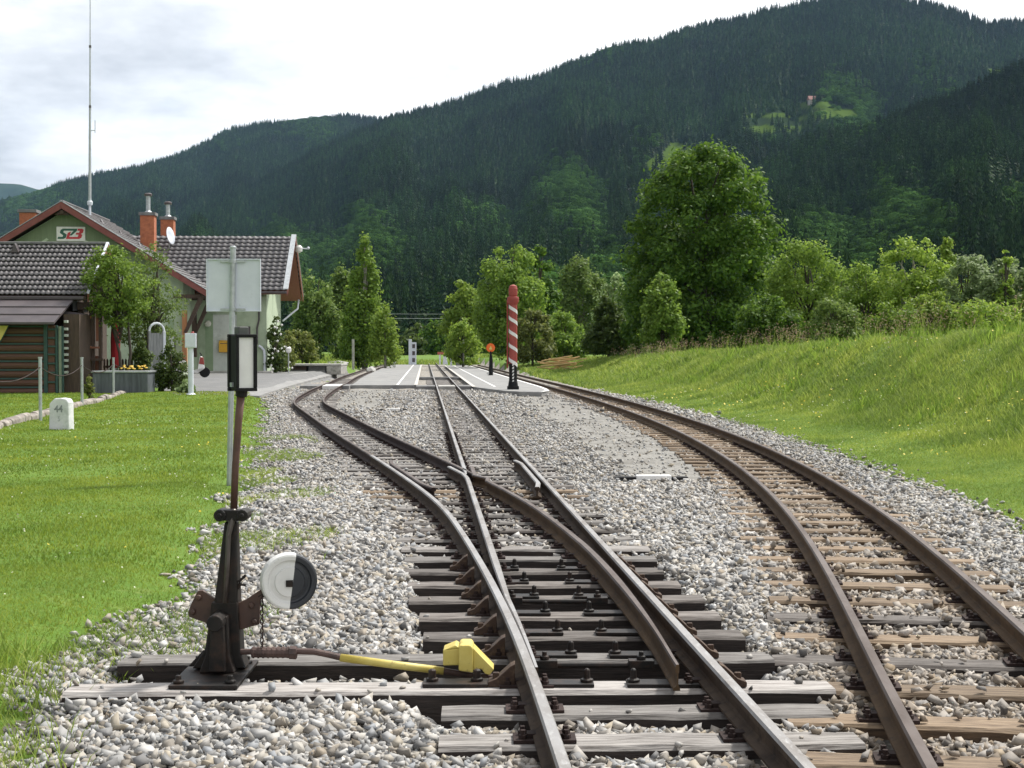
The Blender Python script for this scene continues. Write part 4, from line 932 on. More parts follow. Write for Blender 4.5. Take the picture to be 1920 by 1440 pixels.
M_BARGE = mat('red brown verge board', (.16, .045, .04), (.21, .065, .055), ns=4, rough=.6)
M_BRICK = mat('orange brick', (.36, .115, .055), (.45, .16, .08), ns=9, rough=.85, c3=(.25, .085, .05), ns3=5, bump=.3, bs=30, bd=.01)
M_SHEET = mat('dark sheet metal', (.06, .05, .055), (.09, .075, .08), ns=1.4, rough=.5, c3=(.11, .095, .095), ns3=2, lo3=.55, hi3=.8)
M_GLASS = mat('dark glass', (.02, .025, .03), rough=.08, spec=.8)
M_BROWNB = mat('brown boards', (.17, .065, .04), (.24, .10, .06), ns=3, stretch=(8, 8, .5), rough=.8)
M_ORWOOD = mat('orange stained wood', (.30, .13, .05), (.40, .19, .085), ns=3, stretch=(8, 8, .6), rough=.7)
M_LOG = mat('hut log', (.075, .036, .023), (.12, .058, .035), ns=3, stretch=(.6, 8, 8), rough=.75, c3=(.07, .035, .025), ns3=4)
M_TEAL = mat('teal paint', (.022, .058, .052), (.036, .08, .07), ns=4, rough=.7, c3=(.06, .10, .09), ns3=9, lo3=.6, hi3=.8)
M_LPALE = mat('pale log end', (.45, .47, .44), (.33, .36, .33), ns=9, rough=.8)

def gable_roof(fr, rt, u0, u1, uc, zr, zl, zr2, v0, v1, m, th=.14):
    pass

def build_station():
    fr = Frame(*Q(122, 383, 70).xy, .42); rt = empty('station_building', fr.o, TA)
    tag(rt, 'pale green station house with grey tiled roofs and brick chimneys', 'station')
    H = fr.px(122, 383, 0)[1]; eu, ez = fr.px(392, 549, -.6); sl = (H - ez) / eu
    V0, V1 = -.7, 9.6; wl = 5.45
    # front block: gable wall with rectangular lower part
    b = MB(); e = .28
    b.prism([(-wl, -.3), (wl, -.3), (wl, H - e - wl * sl), (0, H - e), (-wl, H - e - wl * sl)], 0, V1 - .5, plane='xz')
    b.build('wall', M_GREEN, rt)
    b = MB(); zg = 5.05; ug = (H - e - zg) / sl - .05                          # boarded gable triangle, slightly proud
    b.prism([(-ug, zg), (ug, zg), (0, H - e - .06)], -.05, -.003, plane='xz'); b.build('gable_boarding', M_GABLE, rt)
    for s in (-1, 1):                                                          # pale diagonal battens on the gable
        b = MB(); b.prism([(s * .75, zg + 1.25), (s * .85, zg + 1.32), (s * 2.45, zg + .2), (s * 2.35, zg + .13)], -.075, -.052, plane='xz'); b.build('batten', M_GREEN, rt)
    tiled('roof', (0, V0, H), (0, V1, H), (eu, V0, ez), M_TILE2, rt); tiled('roof', (0, V1, H), (0, V0, H), (-eu, V1, ez), M_TILE2, rt)
    b = MB(); t = .10
    for s in (-1, 1): b.prism([(0, H - .02), (s * eu, ez - .02), (s * eu, ez - .02 - t), (0, H - .02 - t)], V0 + .05, V1 - .05, plane='xz')
    b.build('roof_deck', M_DARKWOOD, rt)
    for s in (-1, 1):
        b = MB(); b.prism([(0, H + .05), (s * (eu + .03), ez + .03), (s * (eu + .03), ez - .27), (0, H - .27)], V0 - .05, V0 + .001, plane='xz'); b.build('verge_board', M_BARGE, rt, bevel=.01)
        b = MB(); b.prism([(0, H + .10), (s * (eu + .03), ez + .08), (s * (eu + .03), ez + .052), (0, H + .072)], V0 - .07, V0 + .15, plane='xz'); b.build('verge_flashing', M_GALV, rt)
    b = MB(); b.box(-.10, .10, V0 - .04, V1, H + .03, H + .13); b.build('ridge_cap', M_TILE2, rt, bevel=.04)
    b = MB(); b.prism([(-.35, H - .55), (.35, H - .55), (0, H - .30)], V0 + .1, V0 + .2, plane='xz'); b.box(-.08, .08, V0 + .02, .2, H - .5, H - .34); b.build('ridge_beam', M_DARKWOOD, rt)
    b = MB()
    for i in range(4): u = 1.1 + i * .9; z = H - u * sl; b.prism([(u - .12, z + .02), (u + .12, z - .02), (u, z + .22)], V0 + 3.2, V0 + 3.5, plane='xz')
    b.build('snow_guard', M_TILE, rt)
    # sign with the operator's three letters
    u0, z1 = fr.px(106, 425, -.1); u1, z0 = fr.px(160, 452, -.1)
    b = MB(); b.box(u0, u1, -.13, -.08, z0, z1); sg = b.build('sign_board', M_WHITE, rt, bevel=.01)
    um, zm, hh = (u0 + u1) / 2, (z0 + z1) / 2, z1 - z0
    gr = mat('sign green', (.02, .10, .07), rough=.5); rd = mat('sign red', (.50, .03, .045), rough=.5)
    X = lambda a, c: (um + (a - .5) * (u1 - u0) * .82 + (c - .5) * hh * .22, zm + (c - .5) * hh * .72)
    T = lambda pts, m_, y: MB().prism([X(a, c) for a, c in pts], -.133 - y, -.1302, plane='xz').build('lettering', m_, sg)
    T([(0, 0), (.26, 0), (.34, .12), (.34, .42), (.16, .66), (.17, .80), (.30, .80), (.72, .80), (.72, 1), (.10, 1), (.02, .88), (.02, .60), (.20, .34), (.19, .2), (0, .2)], gr, .003)
    T([(.58, .80), (.72, .80), (.56, .34), (.46, .34)], gr, .003)
    T([(.36, 0), (.92, 0), (1.0, .12), (1.0, .40), (.93, .5), (1.0, .6), (1.0, .9), (.92, 1), (.74, 1), (.74, .8), (.84, .8), (.84, .6), (.72, .6), (.72, .42), (.84, .42), (.84, .2), (.48, .2), (.48, .72), (.36, .60)], rd, .006)
    # chimneys
    def chimney(px, pt, pb, wpx, v, flue_top=None):
        u, zt = fr.px(px, pt, v); s = (fr.px(px + 10, pt, v)[0] - u) / 10; w = wpx * s / 2; zb = fr.px(px, pb, v)[1] - 1.2
        b = MB(); b.box(u - w, u + w, v - w, v + w, zb, zt - .16); c = b.build('chimney', M_BRICK, rt, bevel=.01)
        b = MB(); b.box(u - w * 1.18, u + w * 1.18, v - w * 1.18, v + w * 1.18, zt - .16, zt); b.build('chimney_cap', M_CONCD, c, bevel=.01)
        if flue_top:
            z2 = fr.px(px, flue_top, v)[1]; b = MB(); b.tube([(u, v, zt), (u, v, z2 - .12)], .11, 10); b.lathe([(.13, zt), (.2, zt + .03), (.12, zt + .1)], 10, Matrix.Translation((u, v, 0))); b.build('flue', M_GALV, c)
            b = MB(); b.lathe([(.20, z2 - .16), (.21, z2 - .05), (.12, z2)], 10, Matrix.Translation((u, v, 0))); b.build('cowl', M_SHEET, c)
    chimney(278, 399, 450, 26, 6.0, 362); chimney(315, 407, 455, 24, 9.2, 378); chimney(55, 394, 430, 30, 7.5)
    # satellite dish on the roof slope
    u, z = fr.px(319, 442, 7.0); T_ = Matrix.Translation((u, 7.0, z)) @ Matrix.Rotation(R(74), 4, 'Z') @ Matrix.Rotation(R(80), 4, 'X')
    b = MB(); b.lathe([(.001, -.10), (.2, -.08), (.38, -.02), (.46, .03), (.45, .04), (.2, -.05), (.001, -.07)], 20, T_); d = b.build('satellite_dish', M_GREYP, rt, smooth=True)
    b = MB(); b.tube([(u - .05, 7.1, z - .1), (u - .1, 7.2, z - 1.2)], .03, 6); b.build('mast', M_GALV, d)
    # wing with its own ridge across
    vw = fr.loc(-12.3, 75)[1]; uw = fr.px(500, 640, vw)[0]; v2 = vw + 7.4; vr = vw + 3.8
    ve = vw - 1.0; uE, zE = fr.px(531, 546, ve); uR, zR = fr.px(553, 444, vr)
    slw = (zR - zE) / (vr - ve); u_l = 1.5
    zwf = zE + (vw - ve) * slw - .22; zwb = zR - (v2 - vr) * slw - .22
    b = MB(); b.prism([(vw, -.3), (v2, -.3), (v2, zwb), (vr, zR - .22), (vw, zwf)], wl + .002, uw, plane='yz'); b.build('wall', M_GREEN, rt)
    tiled('roof', (u_l, vr, zR), (uR, vr, zR), (u_l, ve, zE), M_TILE2, rt)
    vb = v2 + 1.2; zb_ = zR - (vb - vr) * slw; tiled('roof', (uR, vr, zR), (u_l, vr, zR), (uR, vb, zb_), M_TILE2, rt)
    b = MB()
    b.prism([(ve, zE - .02), (vr, zR - .02), (vb, zb_ - .02), (vb, zb_ - .16), (vr, zR - .16), (ve, zE - .16)], u_l, uR - .06, plane='yz'); b.build('roof_deck', M_BROWNB, rt)
    for a, za, c, zc in ((ve, zE, vr, zR), (vr, zR, vb, zb_)):
        b = MB(); b.prism([(a, za + .08), (c, zc + .08), (c, zc - .20), (a, za - .20)], uR - .001, uR + .045, plane='yz'); b.build('verge_board', M_BROWNB if a == vr else M_BARGE, rt)
        b = MB(); b.prism([(a, za + .13), (c, zc + .13), (c, zc + .085), (a, za + .085)], uR - .18, uR + .075, plane='yz'); b.build('verge_flashing', M_GALV, rt)
    b = MB(); zt = zwf - .05; b.prism([(vw + .2, zt), (v2 - .2, zt), (vr, zR - .3)], uw + .004, uw + .06, plane='yz'); b.build('gable_boarding', M_BROWNB, rt)
    b = MB(); b.box(u_l + 4, uR, ve - .10, ve + .02, zE - .12, zE - .0); b.build('gutter', M_SHEET, rt, bevel=.03)
    # front of the wing: pilasters, recess with door and pale panel
    def face(x0, x1, yt, yb, m_, nm, d=.03, v=vw):
        a, z0 = fr.px(x0, yb, v); c, z1 = fr.px(x1, yt, v); b = MB(); b.box(a, c, v - d, v + .0, max(z0, -.1), z1); return b.build(nm, m_, rt)
    face(445, 500, 556, 698, M_GREEN, 'pilaster', .10); face(400, 444.5, 590, 698, M_GREEN2, 'panel', .04); face(385.5, 399.5, 588, 698, M_PILAST, 'door_frame', .06)
    face(372, 385, 590, 698, M_GREEN, 'pilaster', .05); face(362, 371, 590, 698, M_PILAST, 'pilaster', .04)
    face(450, 470, 612, 640, M_SHEET, 'window', .13); face(340, 361, 560, 700, M_GREEN, 'pilaster', .12); face(316, 326, 600, 700, M_PILAST, 'pilaster', .03, 0)
    a, z = fr.px(391, 607, vw); b = MB(); b.lathe([(.03, 0), (.14, .05), (.17, .16), (.10, .26)], 12, Matrix.Translation((a, vw - .09, z)) @ Matrix.Rotation(R(90), 4, 'X')); b.build('wall_lamp', mat('lamp glass', (.62, .62, .55), rough=.3), rt)
    # wall framing notice board
    u0, z1 = fr.px(310, 628, -.06); u1, z0 = fr.px(327, 668, -.06)
    b = MB(); b.box(u0, u1, -.09, -.01, z0, z1); w = b.build('window', M_GREEN2, rt)
    b = MB(); 
    for q in ((u0 - .05, u0, z0, z1), (u1, u1 + .05, z0, z1), (u0 - .05, u1 + .05, z1, z1 + .05)): b.box(q[0], q[1], -.11, -.005, q[2], q[3])
    b.build('window_frame', M_SHEET, w)
    # canopy struts
    for v in (-.35, 2.6, 5.2):
        b = MB(); s = .11; uA, zA = wl + .05, 1.95 + .0; uB = eu - .35; zB = H - uB * sl - .3
        b.prism([(uA, zA), (uA + s * 1.3, zA - .05), (uB + s, zB - .03), (uB - s, zB)], v - s, v + s, plane='xz'); br = b.build('canopy_brace', M_DARKWOOD, rt, bevel=.01)
        b = MB(); b.box(wl + .005, wl + .22, v - .11, v + .11, .3 if v < 0 else .8, 3.0); b.build('brace_post', M_ORWOOD if v < 0 else M_DARKWOOD, br, bevel=.01)
        b = MB(); zz = H - (wl + .2) * sl - .62; b.box(wl - .4, eu - .15, v - s * .9, v + s * .9, zB - .16, zB + .02); b.build('tie_beam', M_DARKWOOD, br, bevel=.01)
    b = MB(); b.box(eu - .32, eu - .14, V0 + .1, vw - .1, ez - .08, ez + .08); b.build('eaves_beam', M_DARKWOOD, rt)
    # downpipes
    u, z = fr.px(494, 640, vw - .25); b = MB(); u2 = fr.px(497, 640, vw - .25)[0]
    zt = fr.px(480, 640, vw - .25)[1]; ud = fr.px(485, 650, vw - .2)[0]; ue = fr.px(496, 668, vw - .2)[0]
    g = lambda a, c: (fr.px(a, c, vw - .22)[0], vw - .22, fr.px(a, c, vw - .22)[1])
    b.tube([g(486, 560), g(485.5, 600), g(482, 615), g(482, 646)], .045, 8); b.build('downpipe', M_SHEET, rt)
    b = MB(); b.tube([g(485, 648), g(490, 651), g(495, 657), g(496, 668), g(496, 697)], .065, 10); b.build('downpipe', M_GREYP, rt)
    # back eaves pipe and lamp on the gable
    b = MB(); b.tube([(uR - .2, vb - .1, zb_ - .1), (uR - .25, vb - .3, zb_ - .6), (uw + .1, v2 + .1, zb_ - 1.3)], .05, 8); b.build('downpipe', M_GREYP, rt)
    u, z = fr.px(562, 467, vr + .4); b = MB(); T_ = Matrix.Translation((u - .05, vr + .4, z)); b.lathe([(.05, -.2), (.19, -.12), (.2, .08), (.1, .2)], 12, T_); fl = b.build('floodlight', M_WHITE, rt)
    b = MB(); b.tube([(uR, vr + .4, z + .05), (u + .42, vr + .4, z + .02)], .035, 6); b.lathe([(.04, -.06), (.09, 0), (.04, .08)], 8, Matrix.Translation((u + .45, vr + .4, z + .05))); b.build('lamp_arm', M_GREYP, fl)
    # step in front of the wing
    a, _ = fr.px(362, 699, vw - .8); c, _ = fr.px(500, 699, vw - .8); b = MB(); b.box(a, c + .3, vw - 1.3, vw - .001, -.2, .10); tag_ = b.build('step', M_CONC, rt, bevel=.02)
    # things on the walls
    q = fr.px(421, 649, vw - .2); M_ = Matrix.Translation(fr.o) @ Matrix.Rotation(TA, 4, 'Z'); w = M_ @ Vector((q[0], vw - .12, q[1]))
    o = empty('post_box', w, TA); tag(o, 'yellow post box on the pale station wall', 'post box')
    b = MB(); b.prism([(-.20, -.30), (.02, -.32), (.02, .30), (-.20, .22)], -.27, .27, plane='yz'); bb = b.build('box', mat('post yellow', (.62, .33, .02), (.70, .40, .04), ns=5, rough=.4), o, bevel=.02)
    b = MB(); b.box(-.2, .2, -.215, -.19, .12, .15); b.build('slot', M_SHEET, bb)
    # mast on the ridge
    Y = 72.6; q = Q(168.5, 398, Y); o = empty('radio_mast', (q.x, Y, q.z - .5)); tag(o, 'tall thin silver radio mast rising above the station roof', 'mast')
    z0 = .5; top = Q(171.5, -40, Y).z - o.location.z; fx = lambda t: .085 * t
    b = MB(); b.tube([(0, 0, 0), (fx(.05), 0, .9)], .06, 8); b.lathe([(.06, .82), (.13, .86), (.14, 1.0), (.1, 1.06)], 10, Matrix.Translation((.005, 0, 0))); b.build('foot', M_GREYP, o)
    b = MB(); b.tube([(fx(.05), 0, 1.0), (fx(.3), 0, 4.2), (fx(.5), 0, 5.6)], [.075, .062, .055], 8); b.tube([(fx(.5), 0, 5.6), (fx(.75), 0, 8.5)], [.042, .038], 8); b.tube([(fx(.75), 0, 8.5), (fx(1), 0, top)], [.028, .02], 8); b.build('pole', M_GALV, o)
    for z_ in (5.6, 8.5): b = MB(); b.lathe([(.06, z_ - .06), (.06, z_ + .06)], 8, Matrix.Translation((fx(.5 if z_ < 6 else .75), 0, 0))); b.build('collar', M_SHEET, o)
    zz = Q(171, 245, Y).z - o.location.z; b = MB(); b.tube([(.04, 0, zz), (.28, 0, zz + .02), (.28, 0, zz - .06)], .03, 6); b.tube([(.28, 0, zz - .1), (.28, 0, zz + .5)], .025, 6); b.build('side_antenna', M_GREYP, o)
    # parked bicycle-like toy stall hidden by the cabinet is left as a scooter
build_station()

def build_scooter():
    Y = 66; q = Q(357, 706, Y); rt = empty('scooter', (q.x, Y, float(ground_z(np.array(q.x), np.array(Y)))), R(15)); tag(rt, 'red and white motor scooter parked behind the meter cabinet', 'scooter')
    for x in (-.62, .62):
        b = MB(); T_ = Matrix.Translation((x, 0, .23)) @ Matrix.Rotation(R(90), 4, 'X'); b.lathe([(.14, -.05), (.22, -.045), (.235, 0), (.22, .045), (.14, .05)], 16, T_); b.build('wheel', M_BLACK, rt)
    b = MB(); b.prism([(-.8, .35), (-.85, .72), (-.2, .76), (-.1, .3), (.3, .26), (.42, .95), (.52, .92), (.62, .4), (.3, .18), (-.2, .2)], -.14, .14); b.build('body', M_WHITE, rt, bevel=.04)
    b = MB(); b.prism([(-.82, .55), (-.8, .66), (-.15, .66), (-.12, .5)], -.15, .15); b.prism([(.36, .6), (.42, .9), (.56, .88), (.6, .55)], -.155, .155); b.build('side_panel', M_RED, rt, bevel=.02)
    b = MB(); b.prism([(-.85, .74), (-.8, .82), (-.3, .84), (-.2, .77)], -.13, .13); b.build('seat', M_BLACK, rt, bevel=.03)
    b = MB(); b.tube([(.42, -.3, 1.08), (.46, 0, 1.04), (.42, .3, 1.08)], .02, 6); b.tube([(.46, 0, 1.04), (.6, 0, .3)], .025, 6); b.build('handlebar', M_BLACK, rt)
build_scooter()

def build_hut():
    fr = Frame(*Q(150, 735, 52).xy, .10); rt = empty('signal_hut', fr.o, TA); tag(rt, 'brown log hut with grey tiled roof and dark lean-to at the garden', 'hut')
    vE = -1.6; vR = 1.6
    uE, zE = fr.px(160, 555, vE); uR, zR = fr.px(201, 460, vR); uL = -12.0
    tiled('roof', (uL, vR, zR), (uR, vR, zR), (uL, vE, zE), M_TILE, rt, tw=.17, th=.335, amp=.04, step=.075)
    vB = 4.8; tiled('roof', (uR, vR, zR), (uL, vR, zR), (uR, vB, zE), M_TILE, rt)
    b = MB(); b.prism([(vE, zE - .03), (vR, zR - .03), (vB, zE - .03), (vB, zE - .15), (vR, zR - .15), (vE, zE - .15)], uL, uR - .05, plane='yz'); b.build('roof_deck', M_DARKWOOD, rt)
    for a, za, c, zc in ((vE, zE, vR, zR), (vR, zR, vB, zE)):
        b = MB(); b.prism([(a, za + .07), (c, zc + .07), (c, zc - .2), (a, za - .2)], uR - .001, uR + .04, plane='yz'); b.build('verge_board', M_BROWNB, rt)
        b = MB(); b.prism([(a, za + .12), (c, zc + .12), (c, zc + .075), (a, za + .075)], uR - .03, uR + .06, plane='yz'); b.build('verge_flashing', M_GREYP, rt)
    b = MB(); b.box(uL, uR - .02, vR - .11, vR + .11, zR + .02, zR + .12); b.build('ridge_cap', M_CONCD, rt, bevel=.04)
    u, z = fr.px(30, 459, vR - .5); b = MB(); b.prism([(u - .14, z - .28), (u + .14, z - .28), (u, z + .05)], vR - .7, vR - .4); b.build('roof_vent', M_SHEET, rt)
    b = MB(); b.box(uL, uR - .1, vE - .12, vE + .0, zE - .13, zE - .01); b.build('gutter', M_SHEET, rt, bevel=.03)
    # main walls
    vW = -.6; uW = fr.px(150, 650, vW)[0]
    b = MB(); b.prism([(vW, -.2), (vB - .8, -.2), (vB - .8, zE - .1 + .5), (vR, zR - .2), (vW, zE + .42)], uL + .5, uW - .05, plane='yz'); b.build('wall', M_DARKWOOD, rt)
    # lean-to
    vA, vC = vE - .02, -3.9; a, zA = fr.px(138, 561, vA); c, zC = fr.px(101, 604, vC)
    b = MB(); b.add([(uL, vA, zA), (a, vA, zA), (c, vC, zC), (uL, vC, zC), (uL, vA, zA - .07), (a, vA, zA - .07), (c, vC, zC - .07), (uL, vC, zC - .07)], [(3, 2, 1, 0), (4, 5, 6, 7), (0, 1, 5, 4), (1, 2, 6, 5), (2, 3, 7, 6), (3, 0, 4, 7)])
    for t in (.35, .68): 
        v = vA + (vC - vA) * t; z = zA + (zC - zA) * t + .012; u = a + (c - a) * t; b.box(uL, u, v - .04, v + .04, z - .02, z + .012)
    b.build('lean_to_roof', M_SHEET, rt)
    # log wall under the lean-to
    vL = -3.2; u1 = fr.px(86, 700, vL)[0]; zt = zC + (vL - vC) / (vA - vC) * (zA - zC) - .1; n = 9; lw = (zt + .05) / n
    for i in range(n):
        z = -.05 + lw * (i + .5); b = MB(); b.tube([(uL, vL, z), (u1, vL, z)], lw * .47, 12); b.build('log', M_LOG, rt)
        b = MB(); b.box(uL, u1 - .02, vL - lw * .40, vL - lw * .18, z + lw * .42, z + lw * .60); b.build('joint_strip', M_TEAL, rt)
    P = lambda x0, x1, m_, nm, v, y0=600, y1=737, d=.05: (lambda q0, q1: MB().box(q0[0], q1[0], v - d, v + d, max(q1[1], -.1), q0[1]).build(nm, m_, rt, bevel=.008))(fr.px(x0, y0, v), fr.px(x1, y1, v))
    P(82, 90, M_TEAL, 'corner_post', vL - .12, 606); P(104, 109, M_TEAL, 'corner_post', vL - .1, 610); P(110, 116, mat('pale green post', (.16, .20, .15), (.22, .26, .20), ns=4, rough=.8), 'corner_post', vL - .06, 612)
    P(116, 120, M_TEAL, 'corner_post', vL - .02, 612)
    P(90, 104, M_LOG, 'infill', vL - .06, 610)
    for yy in (618, 634, 650, 665, 682, 699, 717): P(90, 104, M_TEAL, 'rung', vL - .14, yy - 2.2, yy + 1.2, .03)
    for i, yy in enumerate((603, 617, 629, 641, 653, 665, 676, 687, 698)): P(121, 127.5, M_LPALE, 'log_end', vL + .1, yy - 2.4, yy + 2.4, .1)
    b = MB(); q0 = fr.px(120, 612, vL + .3); q1 = fr.px(150, 737, vL + .3); b.box(q0[0], q1[0], vL + .25, vW - .01, -.1, q0[1] + .4); b.build('wall', M_DARKWOOD, rt)
    b = MB(); a0 = fr.px(112, 585, vE - .3); b.prism([fr.px(118, 583, -1.9), fr.px(160, 588, -1.9), fr.px(160, 592, -1.9), fr.px(118, 588, -1.9)], -2.2, -1.5, plane='xz'); b.build('porch_board', M_SHEET, rt)
    for x0, x1, y0, y1, m_ in ((137, 145, 558, 583, M_CONCD), (157, 166, 594, 652, M_ORWOOD), (180, 186, 570, 640, M_BROWNB), (185, 192, 572, 700, M_DARKWOOD), (148, 156, 575, 725, M_DARKWOOD), (168, 178, 575, 725, M_DARKWOOD)): P(x0, x1, m_, 'porch_post', -1.1, y0, y1, .08)
    P(158, 164, M_CONCD, 'porch_post', -1.15, 560, 586, .06)
    for x0, x1, y0, y1, m_ in ((156, 171, 593, 597, M_ORWOOD), (138, 186, 650, 653.5, M_BROWNB), (155, 171, 649, 653, M_ORWOOD), (136, 193, 672, 677, M_DARKWOOD)): P(x0, x1, m_, 'porch_rail', -1.3, y0, y1, .06)
    q0 = fr.px(150, 560, -.95); q1 = fr.px(193, 735, -.95); b = MB(); b.box(q0[0], q1[0] - .1, -1.0, -.62, -.1, 1.25); b.build('porch_wall', M_BROWNB, rt)
    b = MB(); b.box(q0[0], q1[0] + .1, -1.35, .4, zE - .45, zE - .2); b.build('porch_beam', M_DARKWOOD, rt)
    # triangular warning plate on the log wall
    u, z = fr.px(4, 621, vL - .3); w = Matrix.Translation(fr.o) @ Matrix.Rotation(TA, 4, 'Z') @ Vector((u, vL - .32, z)); o = empty('warning_sign', w, TA); tag(o, 'yellow diamond sign with green edge on the hut wall at the picture edge', 'sign')
    b = MB(); b.prism([(-.42, 0), (-.05, -.30), (.20, .18), (-.17, .18)], -.012, .012); b.build('plate', M_YELLOW, o); b = MB(); b.prism([(-.46, -.02), (-.05, -.36), (.24, .20), (-.18, .20)], .013, .03); b.build('border', M_TEAL, o)
build_hut()

# ---------------------------------------------------------------- water crane, signals and things far down the line
def build_far_things():
    q = G(962, 738, 0.0); Y = q.y; s = Y / F; rt = empty('water_crane', (q.x, Y, 0)); tag(rt, 'tall red water crane column with white spiral stripes on a black foot', 'water crane')
    z = lambda py: Q(962, py, Y).z
    b = MB(); b.box(-.36, .42, -.32, .32, -.05, .05); b.box(-.21, .21, -.21, .21, .05, z(724)); b.lathe([(.18, z(724)), (.165, z(718)), (.15, z(714))], 16)
    b.lathe([(.145, z(714)), (.145, z(682))], 20); b.build('foot', M_BLACK, rt, bevel=.01)
    b = MB()
    for i in range(6): zz = z(717 - i * 6.2); b.prism([(-.035, zz), (.025, zz + .02), (.04, zz + .10), (-.02, zz + .07)], -.152, -.1455)
    b.build('foot_marks', M_WHITE, rt)
    b = MB(); b.lathe([(.148, z(682)), (.148, z(572)), (.20, z(566)), (.21, z(560)), (.20, z(557)), (.14, z(556)), (.155, z(553)), (.16, z(542)), (.13, z(536)), (.02, z(533.5))], 24); col = b.build('column', M_RED, rt, smooth=False)
    for i, yy in enumerate((679, 652, 626, 601, 580)):
        b = MB(); zc = z(yy); vs = []; n = 20; r = .1515
        for k in range(n + 1):
            t = math.pi * (-.98) + math.pi * .96 * k / n + 0.0; zz = zc + .13 - .26 * k / n
            for dz in (-.065, .065):
                for rr in (r - .004, r + .003): vs.append((rr * math.cos(t), rr * math.sin(t), zz + dz))
        b.add(vs, [])
        for k in range(n):
            o = k * 4
            for f in ((1, 5, 7, 3), (0, 2, 6, 4), (2, 3, 7, 6), (0, 4, 5, 1)): b.f.append(tuple(o + a for a in f)); b.m.append(0)
        b.build('spiral_stripe', M_WHITE, col)
    b = MB(); b.tube([(-.2, .02, z(690)), (-.2, .02, z(563)), (-.16, .02, z(558))], .03, 6); b.build('side_pipe', M_RED, rt)
    def post(name, lab, cat, px, pb, pt, w, m_, Y, extra=None):
        z0 = float(ground_z(np.array(Q(px, pb, Y).x), np.array(Y))); rt = empty(name, (Q(px, pb, Y).x, Y, z0)); tag(rt, lab, cat)
        zt = Q(px, pt, Y).z - z0; b = MB(); b.box(-w, w, -w, w, -.3, zt); b.build('post', m_, rt)
        if extra: extra(rt, zt)
        return rt
    post('grey_post', 'slim grey post at the meadow edge in front of the birch group', 'post', 662, 672, 636, .08, M_CONC, 110)
    post('white_post', 'short white post under the right edge of the birch group', 'post', 740, 674, 657, .10, M_WHITE, 125)
    def sig(rt, zt):
        b = MB(); b.box(.12, .62, -.1, .1, zt - 2.6, zt - .3); b.build('signal_board', M_GREYP, rt); b = MB()
        for k in range(3): b.box(.22, .5, -.13, -.102, zt - 2.3 + k * .7, zt - 1.9 + k * .7)
        b.build('signal_window', M_SHEET, rt)
    post('signal_post', 'pale grey signal post with a narrow board beside the far tracks', 'signal', 769, 680, 636, .14, M_GREYP, 150, sig)
    post('white_post', 'thin white topped post right of the far buffer stop', 'post', 869, 674, 645, .06, M_CONC, 128, lambda rt, zt: MB().lathe([(.05, zt), (.12, zt + .05), (.1, zt + .35), (.03, zt + .4)], 8).build('cap', M_WHITE, rt))
    post('pale_post', 'short pale post close beside the far buffer stop', 'post', 846, 678, 657, .09, M_GREYP, 140)
    post('grey_lamp', 'low dark frame with a round grey lamp far down the line', 'lamp', 861, 676, 668, .3, M_CONCD, 140, lambda rt, zt: MB().lathe([(.05, zt), (.2, zt + .1), (.2, zt + .25), (.05, zt + .35)], 8).build('lamp_head', M_GREYP, rt))
    Y = 145; z0 = .5; rt = empty('buffer_stop', (Q(830, 675, Y).x, Y, z0)); tag(rt, 'small red and white buffer stop far down the line', 'buffer stop')
    b = MB(); zt = Q(830, 660, Y).z - z0; b.box(-.5, .3, -.2, .2, zt - .25, zt); b.build('beam', mat('faded red', (.42, .12, .09), rough=.7), rt); b = MB(); b.box(-.35, -.2, -.15, .15, -.3, zt - .25); b.prism([(0, -.3), (.5, -.3), (.3, zt - .3), (.1, zt - .3)], -.15, .15); b.build('frame', M_GREYP, rt)
    Y = 84; q = Q(920, 685, Y); z0 = 0.12; rt = empty('signal_lantern', (q.x, Y, z0)); tag(rt, 'orange disc signal on a black lever beside the far end of the platform', 'signal')
    z1 = Q(920, 652, Y).z - z0; b = MB(); b.tube([(0, 0, -.2), (.02, 0, .9), (.0, 0, z1 - .2)], [.14, .10, .05], 8); b.build('lever', M_BLACK, rt)
    b = MB(); b.lathe([(.05, -.04), (.24, -.03), (.25, .03), (.05, .04)], 20, Matrix.Translation((0, 0, z1)) @ Matrix.Rotation(R(90), 4, 'X')); b.build('disc', mat('signal orange', (.75, .14, .015), rough=.5), rt)
    b = MB(); b.prism([(-.1, z1 - .1), (.1, z1 - .1), (0, z1 + .12)], -.06, -.045); b.build('disc_mark', M_YELLOW, rt)
    b = MB(); b.lathe([(.02, -.06), (.09, -.05), (.09, .05), (.02, .06)], 12, Matrix.Translation((-.14, 0, .15)) @ Matrix.Rotation(R(90), 4, 'X')); b.build('weight', M_WHITE, rt)
    # wood pile
    Y = 92; q = Q(1055, 672, Y); z0 = float(ground_z(np.array(q.x), np.array(Y))) ; r = random.Random(11); mm = mat('cut logs', (.46, .31, .14), (.56, .40, .20), ns=4, stretch=(1, 8, 8), rough=.85, rnd=.2)
    for i in range(22):
        t = r.uniform(-1, 1); z = r.uniform(0, .8) * (1 - .3 * abs(t)); x = q.x + t * .8; l = r.uniform(.6, .95)
        b = MB(); a = r.uniform(-.25, .25); b.tube([(-l, 0, -math.sin(a) * l), (l, r.uniform(-.2, .2), math.sin(a) * l)], r.uniform(.035, .06), 6)
        o = b.build('cut_log', mm); o.location = (x, Y + r.uniform(-.6, .6), max(z0, .25) + .1 + z); tag(o, 'pale cut log in the heap below the bushes right of the water crane', 'log', 'logs in the wood heap')
    # loading edge with dark recesses
    Y = 80; x0, x1, xs = Q(541, 690, Y).x, Q(611, 690, Y).x, Q(640, 690, Y).x; rt = empty('loading_ramp', (x0, Y, .40)); tag(rt, 'low concrete loading edge with dark recesses and a stone end pillar', 'loading ramp')
